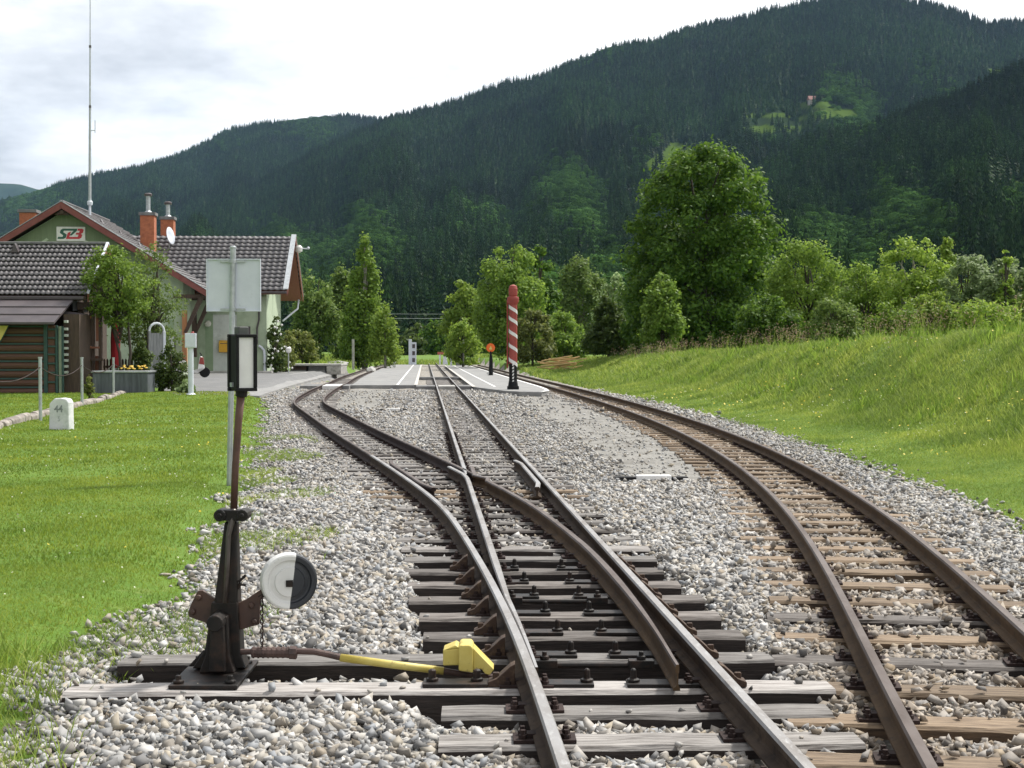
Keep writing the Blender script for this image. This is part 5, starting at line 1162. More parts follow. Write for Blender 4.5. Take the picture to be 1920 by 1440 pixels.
    zt = Q(590, 683, Y).z - .4; zt = max(zt, .42); L_ = x1 - x0; L2 = xs - x0
    b = MB(); b.box(0, L2, 0, 3, zt - .10, zt); b.build('deck', M_CONC, rt, bevel=.02)
    for a, c in ((.03, .46), (.52, .98)): b = MB(); b.box(L_ * a, L_ * c, .25, 2.8, -.1, zt - .1); b.build('recess_board', M_CONCD if a > .1 else M_DARKWOOD, rt); b = MB(); b.box(L_ * a, L_ * c, .05, .25, -.1, .09); b.build('bench_plank', M_CONCD, rt)
    b = MB(); b.box(L_ + .02, L2 - .02, .03, 2.9, -.15, zt - .1); b.build('stone_pillar', mat('rough stone', (.28, .27, .25), (.42, .41, .39), ns=5, rough=.95, c3=(.12, .12, .11), ns3=7, bump=.7, bs=14, bd=.03), rt, bevel=.03)
    # rocks in the meadow
    for px, pb, w, lab in ((634, 673, .85, 'long grey boulder lying in the meadow beyond the loading edge'), (696, 676, .45, 'small grey boulder in the grass below the birches')):
        Y = 104; q = Q(px, pb, Y); b = MB(); r = random.Random(px); v, f = icosa(); b.add([(p[0] * w * r.uniform(.8, 1.1), p[1] * .5, p[2] * .38 * r.uniform(.7, 1.1)) for p in v], [tuple(t) for t in f])
        o = b.build('boulder', M_CONC); o.location = (q.x, Y, float(ground_z(np.array(q.x), np.array(Y))) + .15); tag(o, lab, 'boulder')
    # overhead wires between the tree groups
    for k, (ya, yb) in enumerate(((597, 590), (588, 583))):
        Y = 190; b = MB(); A = Q(560, ya - 4, Y); B = Q(1180, yb - 6, Y); c = [A.lerp(B, t) + Vector((0, 0, -2.2 * 4 * t * (1 - t) * .25)) for t in np.linspace(0, 1, 12)]
        b.tube(c, .02 if k == 0 else .014, 4); tag(b.build('power_line', M_GALV), ('lower' if k == 0 else 'upper') + ' overhead wire crossing the gap between the tree groups', 'wire')
build_far_things()
# ---------------------------------------------------------------- hills
SKY = np.array([(-500, 470), (-200, 425), (-60, 398), (0, 388), (60, 376), (120, 358), (180, 338), (260, 320), (340, 294), (400, 268), (430, 255), (500, 248), (560, 240), (640, 231), (690, 228), (740, 230), (765, 221), (800, 208), (880, 192), (960, 168), (1010, 161), (1060, 141), (1120, 115), (1160, 98), (1240, 83), (1280, 68), (1310, 57), (1400, 48), (1500, 25), (1560, 11), (1620, 5), (1680, 8), (1740, 18), (1800, 38), (1840, 53), (1920, 56), (2050, 70), (2300, 140), (2700, 260)], float)
LEFT = np.concatenate([SKY[:18], np.array([(800, 236), (870, 262), (960, 310), (1060, 380), (1200, 470)], float)])
SKY = np.concatenate([np.array([(-500, 640), (0, 585), (150, 520), (280, 455), (400, 398), (500, 352), (590, 306), (670, 262), (725, 236)], float), SKY[19:]])
NEAR = np.array([(900, 640), (1050, 606), (1150, 560), (1250, 478), (1350, 395), (1450, 330), (1550, 290), (1650, 255), (1750, 213), (1850, 175), (1950, 146), (2100, 110), (2300, 90), (2700, 120)], float)
FAR = np.array([(-900, 300), (-400, 318), (-100, 340), (0, 344), (40, 348), (80, 358), (120, 373), (200, 395), (330, 430), (500, 470)], float)
def hill_fn(crest, r0, r1, gp, rough, seed, fold=.8):
    def f(px, t):
        """world point of hill at azimuth px and run t (0 foot .. 1 crest .. beyond)"""
        px = np.asarray(px, float); t = np.asarray(t, float)
        ec = (HOR - np.interp(px, crest[:, 0], crest[:, 1])) / F
        r = r0 + (r1 - r0) * t
        g = np.where(t <= 1, np.clip(t, 0, 1) ** gp, 1 - .9 * (t - 1) ** 1.2)
        n = rough * (np.sin(px * .011 + t * 5 + seed) * np.sin(t * 9 + px * .004 + seed) + .5 * np.sin(px * .031 + seed * 2 + t * 13)) * np.clip(t, 0, 1) * np.clip(1.04 - t, 0, 1) * 4
        n = n + (np.sin(px * .0165 + 2.2 * t + seed) + .7 * np.sin(px * .037 - 3.1 * t + 2 * seed) + .4 * np.sin(px * .081 + 5 * t)) * np.clip(t, 0, 1) * np.clip(1.02 - t, 0, 1) * 4 * fold
        a = (px - 960) / F
        z = CZ + r * np.maximum(ec * g + n * .01, -.02) - np.clip(1 - t * 30, 0, 1) * 4
        return a * r, r, z
    return f
H_MAIN = hill_fn(SKY, 430, 2700, .78, .35, 1.0)
H_LEFT = hill_fn(LEFT, 900, 3900, .72, .35, 3.1, .7)
H_NEAR = hill_fn(NEAR, 330, 1250, .80, .45, 2.3)
H_FAR = hill_fn(FAR, 5200, 8200, .8, .6, 4.0)
MEADOWS = [(H_MAIN, [(1208, 306), (1216, 322), (1245, 326), (1300, 300), (1310, 268), (1255, 268), (1240, 285)]), (H_MAIN, [(1375, 240), (1390, 252), (1510, 246), (1515, 237), (1440, 234)]),
           (H_MAIN, [(1392, 214), (1400, 222), (1500, 219), (1560, 200), (1610, 208), (1606, 218), (1560, 222), (1500, 226), (1470, 212)]), (H_MAIN, [(1500, 192), (1500, 204), (1560, 204), (1552, 190)]), (H_MAIN, [(1850, 128), (1850, 136), (1894, 140), (1890, 130)]), (H_NEAR, [(1828, 352), (1836, 366), (1960, 372), (1960, 338), (1880, 340)])]
def inside(poly, x, y):
    r = np.zeros(np.broadcast(x, y).shape, bool); n = len(poly)
    for i in range(n):
        (x0, y0), (x1, y1) = poly[i], poly[(i + 1) % n]
        c = ((y0 > y) != (y1 > y)) & (x < (x1 - x0) * (y - y0) / ((y1 - y0) or 1e-9) + x0); r ^= c
    return r
def hill_material(name, col, col2):
    m = mat(name, col, col2, ns=.006, detail=8, rough=1.0, spec=0.0, coord='Object')
    nt = m.node_tree; N = nt.nodes.new; L = nt.links.new; b = nt.nodes['Principled BSDF']; src = b.inputs['Base Color'].links[0].from_socket
    at = N('ShaderNodeAttribute'); at.attribute_name = 'meadow'; mx = N('ShaderNodeMix'); mx.data_type = 'RGBA'; mx.inputs['B'].default_value = (.060, .098, .020, 1)
    L(at.outputs['Fac'], mx.inputs['Factor']); L(src, mx.inputs['A']); L(mx.outputs['Result'], b.inputs['Base Color']); return m
def build_hill(name, fn, px0, px1, nx, m, label, nt_=150):
    px = np.linspace(px0, px1, nx); t = np.concatenate([np.linspace(-.02, 1, nt_), np.linspace(1.03, 1.9, 16)])
    P, T_ = np.meshgrid(px, t); X, Y, Z = fn(P, T_); V = np.stack([X, Y, Z], -1).reshape(-1, 3)
    nr, ncol = X.shape; idx = np.arange(nr * ncol).reshape(nr, ncol); q = np.stack([idx[:-1, :-1], idx[:-1, 1:], idx[1:, 1:], idx[1:, :-1]], -1).reshape(-1, 4)
    o = np_mesh(name, V, q.ravel(), 4, m, smooth=True); struct(o, label)
    u, v = px_of(V[:, 0], V[:, 1], V[:, 2]); md = np.zeros(len(V), bool)
    for f, poly in MEADOWS:
        if f is fn: md |= inside(poly, u, v)
    a = o.data.attributes.new('meadow', 'FLOAT', 'POINT'); a.data.foreach_set('value', md.astype(np.float32)); return o
M_HILL = hill_material('forest floor', (.018, .032, .016), (.026, .042, .02))
build_hill('mountain', H_MAIN, -500, 2600, 620, M_HILL, 'long dark forested mountain behind the station', 260)
build_hill('mountain', H_LEFT, -500, 1200, 420, M_HILL, 'farther wooded ridge behind the station roofs', 200)
build_hill('hills', H_NEAR, 900, 2700, 420, M_HILL, 'nearer wooded spur on the right', 150)
build_hill('mountain', H_FAR, -900, 500, 120, hill_material('far forest', (.022, .04, .022), (.035, .055, .03)), 'far blue ridge at the left edge', 60)

# ---- forest trees: a few hidden shapes set on thousands of points
M_SPRUCE = leafmat('spruce', (.013, .034, .010), (.020, .047, .013), (.031, .063, .017), trans=.08, objv=.45, spec=.05, stand=.45)
M_BROAD = leafmat('broadleaf far', (.030, .070, .018), (.042, .092, .022), (.062, .118, .028), trans=.14, objv=.4, spec=.0, rough=.9, stand=.3)
def proto_spruce(k):
    r = random.Random(k); V, Fc = [], []; H = 1.0; tiers = 11
    for i in range(tiers):
        f = i / (tiers - 1); z = .06 + .92 * f; rad = (.21 * (1 - f) ** .85 + .012) * r.uniform(.85, 1.15); n = 7; o = len(V); V.append((r.uniform(-.01, .01), r.uniform(-.01, .01), z + .10 * (1 - f * .4)))
        a0 = r.uniform(0, 6)
        for j in range(n * 2):
            a = a0 + math.pi * j / n; q = rad * (1.0 if j % 2 == 0 else .55) * r.uniform(.8, 1.15); V.append((q * math.cos(a), q * math.sin(a), z - q * .35 * r.uniform(.6, 1.3)))
        for j in range(n * 2): Fc.append((o, o + 1 + j, o + 1 + (j + 1) % (n * 2)))
    me = bpy.data.meshes.new('spruce_shape'); me.from_pydata(V, [], Fc); me.materials.append(M_SPRUCE); return me
def proto_broad(k):
    r = np.random.default_rng(k); n = 620; cl = r.normal(size=(9, 3)); cl /= np.linalg.norm(cl, axis=1)[:, None]; cl = cl * np.array([.24, .24, .26]) * r.uniform(.5, 1, (9, 1)) + np.array([0, 0, .58])
    c = r.integers(0, 9, n); d = r.normal(size=(n, 3)); d /= np.linalg.norm(d, axis=1)[:, None]; d[:, 2] = np.abs(d[:, 2]) * .9 - .15
    p = cl[c] + d * .19; s = .034
    t1 = np.cross(d, r.normal(size=(n, 3))); t1 /= np.linalg.norm(t1, axis=1)[:, None] + 1e-9; t2 = np.cross(d, t1)
    V = np.stack([p + t1 * s, p + t2 * s * .8, p - t1 * s, p - t2 * s * .8], 1).reshape(-1, 3)
    me = bpy.data.meshes.new('broadleaf_shape'); me.from_pydata(V.tolist(), [], [tuple(range(4 * i, 4 * i + 4)) for i in range(n)]); me.materials.append(M_BROAD); return me
PROTO = bpy.data.collections.new('forest shapes')
for i in range(4): o = bpy.data.objects.new('a_spruce_shape_%d' % i, proto_spruce(i)); PROTO.objects.link(o)
for i in range(3): o = bpy.data.objects.new('b_broadleaf_shape_%d' % i, proto_broad(i)); PROTO.objects.link(o)
def gn_forest():
    ng = bpy.data.node_groups.new('set trees on points', 'GeometryNodeTree')
    ng.interface.new_socket('Geometry', in_out='INPUT', socket_type='NodeSocketGeometry'); ng.interface.new_socket('Geometry', in_out='OUTPUT', socket_type='NodeSocketGeometry')
    N = ng.nodes.new; L = ng.links.new; gi, go = N('NodeGroupInput'), N('NodeGroupOutput')
    ci = N('GeometryNodeCollectionInfo'); ci.inputs['Collection'].default_value = PROTO; ci.inputs['Separate Children'].default_value = True; ci.inputs['Reset Children'].default_value = True
    io = N('GeometryNodeInstanceOnPoints'); io.inputs['Pick Instance'].default_value = True
    def at(nm, ty):
        a = N('GeometryNodeInputNamedAttribute'); a.data_type = ty; a.inputs['Name'].default_value = nm; return a.outputs['Attribute']
    L(gi.outputs[0], io.inputs['Points']); L(ci.outputs[0], io.inputs['Instance']); L(at('kind_index', 'INT'), io.inputs['Instance Index'])
    L(at('turn', 'FLOAT_VECTOR'), io.inputs['Rotation']); L(at('size', 'FLOAT_VECTOR'), io.inputs['Scale']); L(io.outputs[0], go.inputs[0]); return ng
GN = gn_forest()
def build_forest():
    def make(fn, px0, px1, n, label, hs=(15, 25), tmax=1.06, crest=SKY, r0=430, r1=2700):
        px = RNG.uniform(px0, px1, n * 3); t = np.sqrt(RNG.uniform(0, 1, n * 3)) if False else RNG.uniform(0, 1, n * 3)
        w = (r0 + (r1 - r0) * t); keep = RNG.uniform(0, r1 * 1.02, n * 3) < w; px, t = px[keep], t[keep] * tmax
        X, Y, Z = fn(px, t); u, v = px_of(X, Y, Z)
        h = RNG.uniform(hs[0], hs[1], len(px)) * (1 + .18 * np.sin(px * .013 + t * 7)); hp = h * F / Y
        bad = np.zeros(len(px), bool)
        for f, poly in MEADOWS:
            for k in (0, .25, .5): bad |= inside(poly, u, v - k * hp)
        # broadleaf patches low down, in belts
        pat = np.sin(u * .012 + 1) + np.sin(v * .021 + u * .006) + .8 * np.sin(u * .031 - v * .017) + RNG.normal(size=len(u)) * .5
        low = np.clip((v - 330) / 200, 0, 1) if fn is not H_NEAR else np.clip((v - 300) / 150, 0, 1)
        br = pat > (1.9 - 1.6 * low)
        ok = ~bad | (RNG.uniform(size=len(bad)) < .05); X, Y, Z, h, br = X[ok], Y[ok], Z[ok], h[ok], br[ok]
        k = np.where(br, RNG.integers(4, 7, len(X)), RNG.integers(0, 4, len(X))).astype(np.int32)
        wd = np.where(br, RNG.uniform(.85, 1.15, len(X)), RNG.uniform(.85, 1.25, len(X))) * h; hh = np.where(br, h * .80, h)
        me = bpy.data.meshes.new('forest'); me.vertices.add(len(X)); me.vertices.foreach_set('co', np.stack([X, Y, Z - .6], -1).astype(np.float32).ravel())
        a = me.attributes.new('kind_index', 'INT', 'POINT'); a.data.foreach_set('value', k)
        a = me.attributes.new('turn', 'FLOAT_VECTOR', 'POINT'); a.data.foreach_set('vector', np.stack([np.zeros(len(X)), np.zeros(len(X)), RNG.uniform(0, 6.28, len(X))], -1).astype(np.float32).ravel())
        a = me.attributes.new('size', 'FLOAT_VECTOR', 'POINT'); a.data.foreach_set('vector', np.stack([wd, wd, hh], -1).astype(np.float32).ravel())
        me.update(); o = bpy.data.objects.new('forest', me); C.objects.link(o); md = o.modifiers.new('trees', 'NODES'); md.node_group = GN
        tag(o, label, 'forest', kind='stuff')
    make(H_MAIN, -80, 2000, 25000, 'dense dark spruce forest covering the long mountain')
    make(H_LEFT, -80, 900, 15000, 'spruce forest on the farther ridge behind the station', (16, 27), r0=900, r1=3900)
    make(H_NEAR, 950, 2000, 9000, 'wooded slope of the nearer spur on the right', (13, 22), r0=330, r1=1250)
build_forest()
def build_farmhouse():
    px, py = 1523, 194; ts = np.linspace(.2, 1, 4000); X, Y, Z = H_MAIN(np.full(4000, px), ts); u, v = px_of(X, Y, Z); i = int(np.argmin(np.abs(v - py)))
    x, y, z = X[i], Y[i], Z[i]; s = y / F; rt = empty('farmhouse', (x, y, z - 2), R(12)); tag(rt, 'lone farmhouse with reddish roof high on the wooded mountain', 'house')
    w, d, h = 9.5 * s, 12.0 * s * .8, 7 * s
    b = MB(); b.box(-w, w, -d / 2, d / 2, 0, h + 2); b.build('wall', mat('farm wall', (.50, .44, .42), rough=.9), rt)
    b = MB(); b.prism([(-d / 2 - 1, h + 1.4), (d / 2 + 1, h + 1.4), (0, h + 7 * s + 2)], -w - 1, w + 1, plane='yz'); b.build('roof', mat('farm roof', (.33, .17, .15), rough=.9), rt)
    b = MB(); b.box(-1.6 * s, 2 * s, -d / 2 - .3, -d / 2 - .01, 1, h * .8); b.build('door', M_SHEET, rt)
build_farmhouse()

# ---------------------------------------------------------------- garden and field trees
def leaf_quads(p, nrm, s, asp=.62):
    n = len(p); a = np.cross(nrm, RNG.normal(size=(n, 3))); a /= np.linalg.norm(a, axis=1)[:, None] + 1e-9; b = np.cross(nrm, a)
    s = s[:, None]; return np.stack([p + a * s, p + b * s * asp, p - a * s, p - b * s * asp], 1)
GREENS = {
    'maple': ((.046, .110, .013), (.082, .170, .019), (.135, .235, .032)),
    'mid': ((.100, .182, .024), (.152, .255, .036), (.215, .325, .058)),
    'light': ((.140, .235, .030), (.200, .310, .044), (.275, .375, .075)),
    'birch': ((.092, .160, .034), (.132, .210, .046), (.19, .268, .074)),
    'silver': ((.15, .22, .08), (.21, .29, .125), (.29, .38, .19)),
    'dark': ((.040, .074, .014), (.064, .105, .020), (.098, .145, .034)),
    'olive': ((.105, .140, .030), (.140, .175, .042), (.190, .215, .060)),
}
LM = {k: leafmat('leaves ' + k, *v, trans=.45) for k, v in GREENS.items()}
M_BARK = mat('bark', (.055, .045, .035), (.09, .075, .06), ns=5, stretch=(4, 4, .8), rough=.95, bump=.6, bs=12, bd=.03)
M_BARKW = mat('birch bark', (.42, .40, .36), (.20, .18, .16), ns=4, stretch=(1, 1, 4), rough=.9)
def tree(name, px, pb, pt, hw, Y, kind, label, cat='tree', prof='round', nclump=70, nleaf=9000, lsize=.16, droop=0.0, clump=.17, up=.35, stems=1, lean=0, group=None, gap=.0, bark=None, base=.12, z0=None, fill=.25):
    """tree whose foot, top and half width are read at depth Y"""
    q = Q(px, pb, Y); zg = float(ground_z(np.array(q.x), np.array(Y))) if z0 is None else z0
    H = Q(px, pt, Y).z - zg; Wd = hw * 1.12 * Y / F; nleaf = int(nleaf * 1.25); lsize *= .9; nclump = int(nclump * 1.3); rt = empty(name, (q.x, Y, zg)); tag(rt, label, cat, group)
    rs = np.random.default_rng(int(px * 7 + pt)); 
    P = {'round': lambda f: np.sin(np.clip(f, 0, 1) * math.pi) ** .55, 'cone': lambda f: np.clip(1 - f, 0, 1) ** .62 * np.clip(f / .12, 0, 1) ** .5, 'egg': lambda f: np.sin(np.clip(f, 0, 1) ** .75 * math.pi) ** .6, 'bush': lambda f: np.clip(1 - f ** 2.4, 0, 1) ** .6 * (.75 + .25 * np.clip(f / .2, 0, 1)), 'dome': lambda f: np.sqrt(np.clip(1 - ((f - .42) / .6) ** 2, 0, 1)), 'column': lambda f: np.clip(1 - f ** 3, 0, 1) ** .7 * np.clip(f / .1, 0, 1) ** .4}[prof]
    f = rs.uniform(0, 1, nclump * 6); pr = P(f); acc = rs.uniform(0, 1, len(f)) < pr ** 1.3 + .05; f = f[acc][:nclump]; n = len(f)
    ang = rs.uniform(0, 2 * math.pi, n); rad = P(f) * Wd * .93 * np.sqrt(rs.uniform(fill, 1, n)) * rs.uniform(.82, 1.06, n)
    cz = (base + (1 - base) * f * .97) * H; cs = np.stack([rad * np.cos(ang) + lean * Wd * f, rad * np.sin(ang) * .9, cz], -1)
    cr = (.57 * Wd * Wd * H * (1 - base) / n) ** (1 / 3) * rs.uniform(.55, 1.4, n) * (.6 + .4 * P(f))
    # wood
    b = MB(); top = cs[np.argmax(cs[:, 2])]
    for s_ in range(stems):
        a = s_ * 2.4 + .5; o = Vector((math.cos(a) * .12 * Wd * (stems > 1), math.sin(a) * .12 * Wd * (stems > 1), 0)); tr = max(.05, .022 * H) / (1 if stems == 1 else 1.6)
        pts = [Vector((0, 0, -.2)) + o * .4, Vector((.03 * Wd, .02 * Wd, H * .25)) + o * 1.2, Vector((-.03 * Wd + lean * Wd * .4, 0, H * .55)) + o * 2.2, Vector((top[0] * .6, top[1] * .6, H * .9)) + o]
        b.tube(pts, [tr, tr * .75, tr * .45, tr * .12], 8)
    for i in rs.choice(n, min(n, 26), replace=False):
        zb = max(H * .12, cs[i, 2] * .62); st = Vector((lean * Wd * .3, 0, zb)); e = Vector(cs[i]); mid = st.lerp(e, .55) + Vector((0, 0, .05 * H)); tr = .009 * H; b.tube([st, mid, e], [tr, tr * .6, tr * .2], 5)
    b.build('trunk', bark or M_BARK, rt, smooth=True)
    # leaves
    wt = cr ** 2; ci = rs.choice(n, nleaf, p=wt / wt.sum()); d = rs.normal(size=(nleaf, 3)); d /= np.linalg.norm(d, axis=1)[:, None]; d[:, 2] = d[:, 2] * .9 + .12
    shell = rs.uniform(.2, 1, nleaf) ** .5 * np.exp(rs.normal(size=nleaf) * .24); sc = np.array([1, 1, .82 + droop * 1.0]); p = cs[ci] + d * sc * (cr[ci] * shell)[:, None]
    if droop: p[:, 2] -= droop * rs.uniform(0, 1, nleaf) ** 2 * cr[ci] * 1.6
    p[:, 2] = np.maximum(p[:, 2], .02 * H)
    nr = d + np.array([0, 0, up]) + rs.normal(size=(nleaf, 3)) * .55; nr /= np.linalg.norm(nr, axis=1)[:, None]
    V = leaf_quads(p, nr, lsize * rs.uniform(.55, 1.3, nleaf)).reshape(-1, 3)
    np_mesh('crown', V, np.arange(len(V)), 4, LM[kind], rt)
    return rt
def build_trees():
    T = tree
    # left group behind the station
    T('birch_tree', 596, 672, 507, 44, 128, 'birch', 'broad soft green birch nearest the station roof', nclump=70, nleaf=9000, droop=.5, prof='egg', base=.06, lsize=.17)
    T('birch_tree', 640, 672, 497, 34, 136, 'birch', 'pale birch half hidden between its two neighbours left of the tracks', nclump=50, nleaf=7000, droop=.5, prof='egg', base=.06, lsize=.17)
    T('birch_tree', 684, 672, 441, 46, 124, 'mid', 'tallest birch left of the tracks with a ragged pointed top', nclump=120, nleaf=15000, droop=.5, prof='cone', base=.04, lsize=.16, clump=.21, bark=M_BARKW)
    T('birch_tree', 722, 673, 570, 25, 120, 'light', 'small light birch at the right edge of the left tree group', nclump=40, nleaf=4500, droop=.6, prof='egg', base=.06, lsize=.13, bark=M_BARKW)
    T('bush', 566, 676, 615, 28, 100, 'olive', 'low reddish green bush behind the climbing rose', 'bush', prof='bush', nclump=26, nleaf=2500, lsize=.12)
    # right of the far tracks
    T('maple_tree', 868, 674, 524, 35, 150, 'light', 'sunlit light green tree at the left end of the right tree row', nclump=60, nleaf=7000, prof='egg', base=.1, lsize=.2)
    T('bush', 868, 682, 594, 34, 128, 'light', 'light bush at the foot of the sunlit tree by the signals', 'bush', prof='bush', nclump=36, nleaf=4000, lsize=.14)
    T('birch_tree', 955, 690, 440, 62, 122, 'mid', 'large feathery birch directly behind the water crane', nclump=130, nleaf=17000, prof='egg', base=.05, lsize=.16, droop=.35, clump=.15)
    T('alder_tree', 1012, 690, 458, 33, 126, 'maple', 'dark narrow tree touching the large feathery birch on its right', nclump=80, nleaf=9000, prof='column', base=.05, lsize=.2)
    T('birch_tree', 1088, 664, 472, 47, 150, 'birch', 'grey green birch standing alone behind the wood heap', nclump=80, nleaf=11000, prof='egg', base=.1, lsize=.18, droop=.5, bark=M_BARKW)
    T('bush', 998, 692, 574, 40, 104, 'olive', 'olive bush just right of the water crane', 'bush', prof='bush', nclump=44, nleaf=5000, lsize=.13)
    T('bush', 1056, 690, 588, 48, 108, 'mid', 'fresh green bush above the wood heap', 'bush', prof='bush', nclump=50, nleaf=6000, lsize=.13)
    T('willow_tree', 1150, 676, 512, 30, 112, 'silver', 'silvery willow top showing left of the big maple', nclump=40, nleaf=4000, prof='egg', base=.2, lsize=.15, up=.7)
    T('bush', 1140, 682, 552, 46, 98, 'dark', 'dark conical bush left of the big maple', 'bush', prof='cone', nclump=70, nleaf=8000, lsize=.13, clump=.2)
    T('maple_tree', 1318, 668, 268, 138, 92, 'maple', 'big dark green maple dominating the right tree row', nclump=230, nleaf=52000, prof='dome', base=.02, lsize=.155, clump=.125, up=.45, fill=.15)
    T('bush', 1195, 668, 470, 24, 96, 'maple', 'dark leafy column merging into the left side of the big maple', 'bush', prof='column', nclump=50, nleaf=5000, lsize=.16)
    T('hornbeam_tree', 1241, 672, 505, 37, 82, 'mid', 'small upright tree in front of the big maple', nclump=70, nleaf=8000, prof='egg', base=.03, lsize=.12, clump=.2)
    # bushes along the crest of the bank
    T('bush', 1515, 645, 448, 80, 66, 'mid', 'tall round bush right beside the big maple on the bank', 'bush', prof='dome', nclump=130, nleaf=16000, lsize=.085, base=.0, clump=.13, stems=3, droop=.2)
    T('bush', 1440, 650, 560, 62, 62, 'maple', 'low dark bush under the right edge of the big maple', 'bush', prof='dome', nclump=70, nleaf=8000, lsize=.085, stems=2)
    T('bush', 1618, 640, 492, 58, 62, 'mid', 'fresh bush filling the dip between two taller bushes', 'bush', prof='dome', nclump=80, nleaf=9000, lsize=.08, base=.0, clump=.16, stems=3)
    T('bush', 1565, 640, 560, 50, 57, 'birch', 'grey green twiggy bush low at the bank crest', 'bush', prof='dome', nclump=50, nleaf=5000, lsize=.075, stems=2)
    T('birch_tree', 1712, 640, 438, 66, 60, 'light', 'sunlit young birch with two pointed tops on the bank', nclump=120, nleaf=15000, lsize=.08, base=.0, clump=.14, stems=3, prof='dome', bark=M_BARKW)
    T('birch_tree', 1775, 640, 432, 26, 62, 'light', 'slender second top just right of the young birch', nclump=40, nleaf=4500, lsize=.08, base=.05, prof='cone', bark=M_BARKW)
    T('willow_tree', 1812, 640, 476, 52, 58, 'silver', 'silver leaved willow on the bank crest', nclump=80, nleaf=9000, lsize=.085, base=.0, prof='dome', up=.8, stems=2)
    T('bush', 1745, 640, 545, 52, 54, 'light', 'yellow green bush in front of the young birch', 'bush', prof='dome', nclump=60, nleaf=7000, lsize=.07, stems=2)
    T('willow_tree', 1888, 636, 478, 52, 56, 'silver', 'pale willow with a shoot sticking up at the right edge', nclump=90, nleaf=10000, lsize=.085, base=.0, prof='dome', up=.7, stems=2)
    T('poplar_tree', 1886, 620, 446, 11, 55, 'light', 'thin shoot rising out of the pale willow', nclump=18, nleaf=900, lsize=.08, base=.3, prof='column')
    T('bush', 1850, 634, 560, 66, 51, 'light', 'low bright bush at the right edge of the bank crest', 'bush', prof='dome', nclump=60, nleaf=7000, lsize=.065, stems=2)
    T('bush', 1478, 640, 515, 46, 70, 'mid', 'bush squeezed between the big maple and the tall round bush', 'bush', prof='dome', nclump=60, nleaf=6500, lsize=.085, base=.0, stems=2)
    T('bush', 1570, 640, 512, 40, 68, 'birch', 'soft grey green bush behind the tall round bush', 'bush', prof='dome', nclump=50, nleaf=5500, lsize=.085, base=.0, stems=2)
    T('bush', 1660, 640, 482, 44, 66, 'birch', 'soft bush close left of the young birch', 'bush', prof='dome', nclump=60, nleaf=6500, lsize=.085, base=.0, stems=2)
    T('bush', 1832, 640, 512, 48, 64, 'mid', 'green bush behind the silver willow', 'bush', prof='dome', nclump=60, nleaf=6500, lsize=.085, base=.0, stems=2)
    T('bush', 1680, 636, 560, 44, 52, 'mid', 'low leafy bush at the crest left of the yellow green bush', 'bush', prof='dome', nclump=50, nleaf=5500, lsize=.065, base=.0, stems=2)
    T('bush', 1990, 634, 470, 80, 55, 'mid', 'tall bush just beyond the right edge of the picture', 'bush', prof='dome', nclump=80, nleaf=8000, lsize=.09, stems=2)
    # bushes far along the line, closing the valley
    for i, (px, pt, hw, Y, k, lab) in enumerate(((790, 610, 40, 260, 'dark', 'dark far tree closing the line left of the signals'), (826, 600, 34, 240, 'maple', 'dark far tree behind the buffer stop'), (770, 628, 30, 230, 'dark', 'low dark far tree behind the signal post'), (905, 600, 40, 200, 'maple', 'dark far tree behind the orange signal'), (1180, 560, 40, 170, 'maple', 'dark far tree left behind the big maple'))):
        T('far_tree', px, 668, pt, hw, Y, k, lab, nclump=40, nleaf=3500, prof='bush', lsize=.35, base=.0)
    # garden plants
    T('climbing_tree', 232, 735, 455, 66, 51.0, 'mid', 'loose leafy tree hiding the tiled end of the hut roof', nclump=120, nleaf=6500, prof='round', base=.40, lsize=.062, stems=2, fill=.05, lean=-.35)
    T('climbing_tree', 284, 735, 445, 56, 54.0, 'birch', 'airy light green tree right of the leafy tree by the hut', nclump=130, nleaf=6000, prof='egg', base=.10, lsize=.06, stems=3, fill=.0)
    T('shrub', 322, 742, 645, 30, 50.5, 'dark', 'dark rose shrub beside the meter cabinet', 'shrub', prof='bush', nclump=50, nleaf=3400, lsize=.055, base=.0)
    T('shrub', 268, 735, 640, 22, 51.5, 'dark', 'dark shrub behind the wire fence posts', 'shrub', prof='bush', nclump=30, nleaf=2000, lsize=.055)
    T('climbing_rose', 517, 698, 588, 17, 75.0, 'dark', 'climbing rose on the end wall of the station', 'rose', prof='column', nclump=40, nleaf=2200, lsize=.075, base=.0)
    T('climbing_rose', 536, 698, 608, 18, 78.5, 'olive', 'second rose bush just behind the climbing rose', 'rose', prof='column', nclump=40, nleaf=2200, lsize=.075, base=.0)
    T('weed', 168, 752, 705, 10, 43.5, 'olive', 'tall yellowish weed beside the third fence post', 'plant', prof='cone', nclump=14, nleaf=500, lsize=.05, base=.0)
    T('hosta', 350, 742, 712, 15, 48.5, 'silver', 'pale leafy plant at the foot of the meter cabinet', 'plant', prof='bush', nclump=14, nleaf=260, lsize=.11, base=.0)
    # white roses
    for px, pb, pt, Y in ((519, 696, 600, 74.6), (537, 690, 640, 78.2)):
        b = MB(); r = random.Random(px); 
        for i in range(14):
            q = Q(px + r.uniform(-11, 11), r.uniform(pt, pb), Y - r.uniform(0, .6)); b.add([(q.x + d[0] * .07, q.y + d[1] * .05, q.z + d[2] * .07) for d in OCT[0].tolist()], [tuple(t) for t in OCT[1].tolist()])
        o = b.build('rose_blossoms', M_WHITE)
        par = [x for x in bpy.data.objects if x.name.startswith('climbing_rose')][0 if px == 519 else -1]; o.parent = par; o.matrix_parent_inverse = Matrix.Translation(-Vector(par.location))
build_trees()

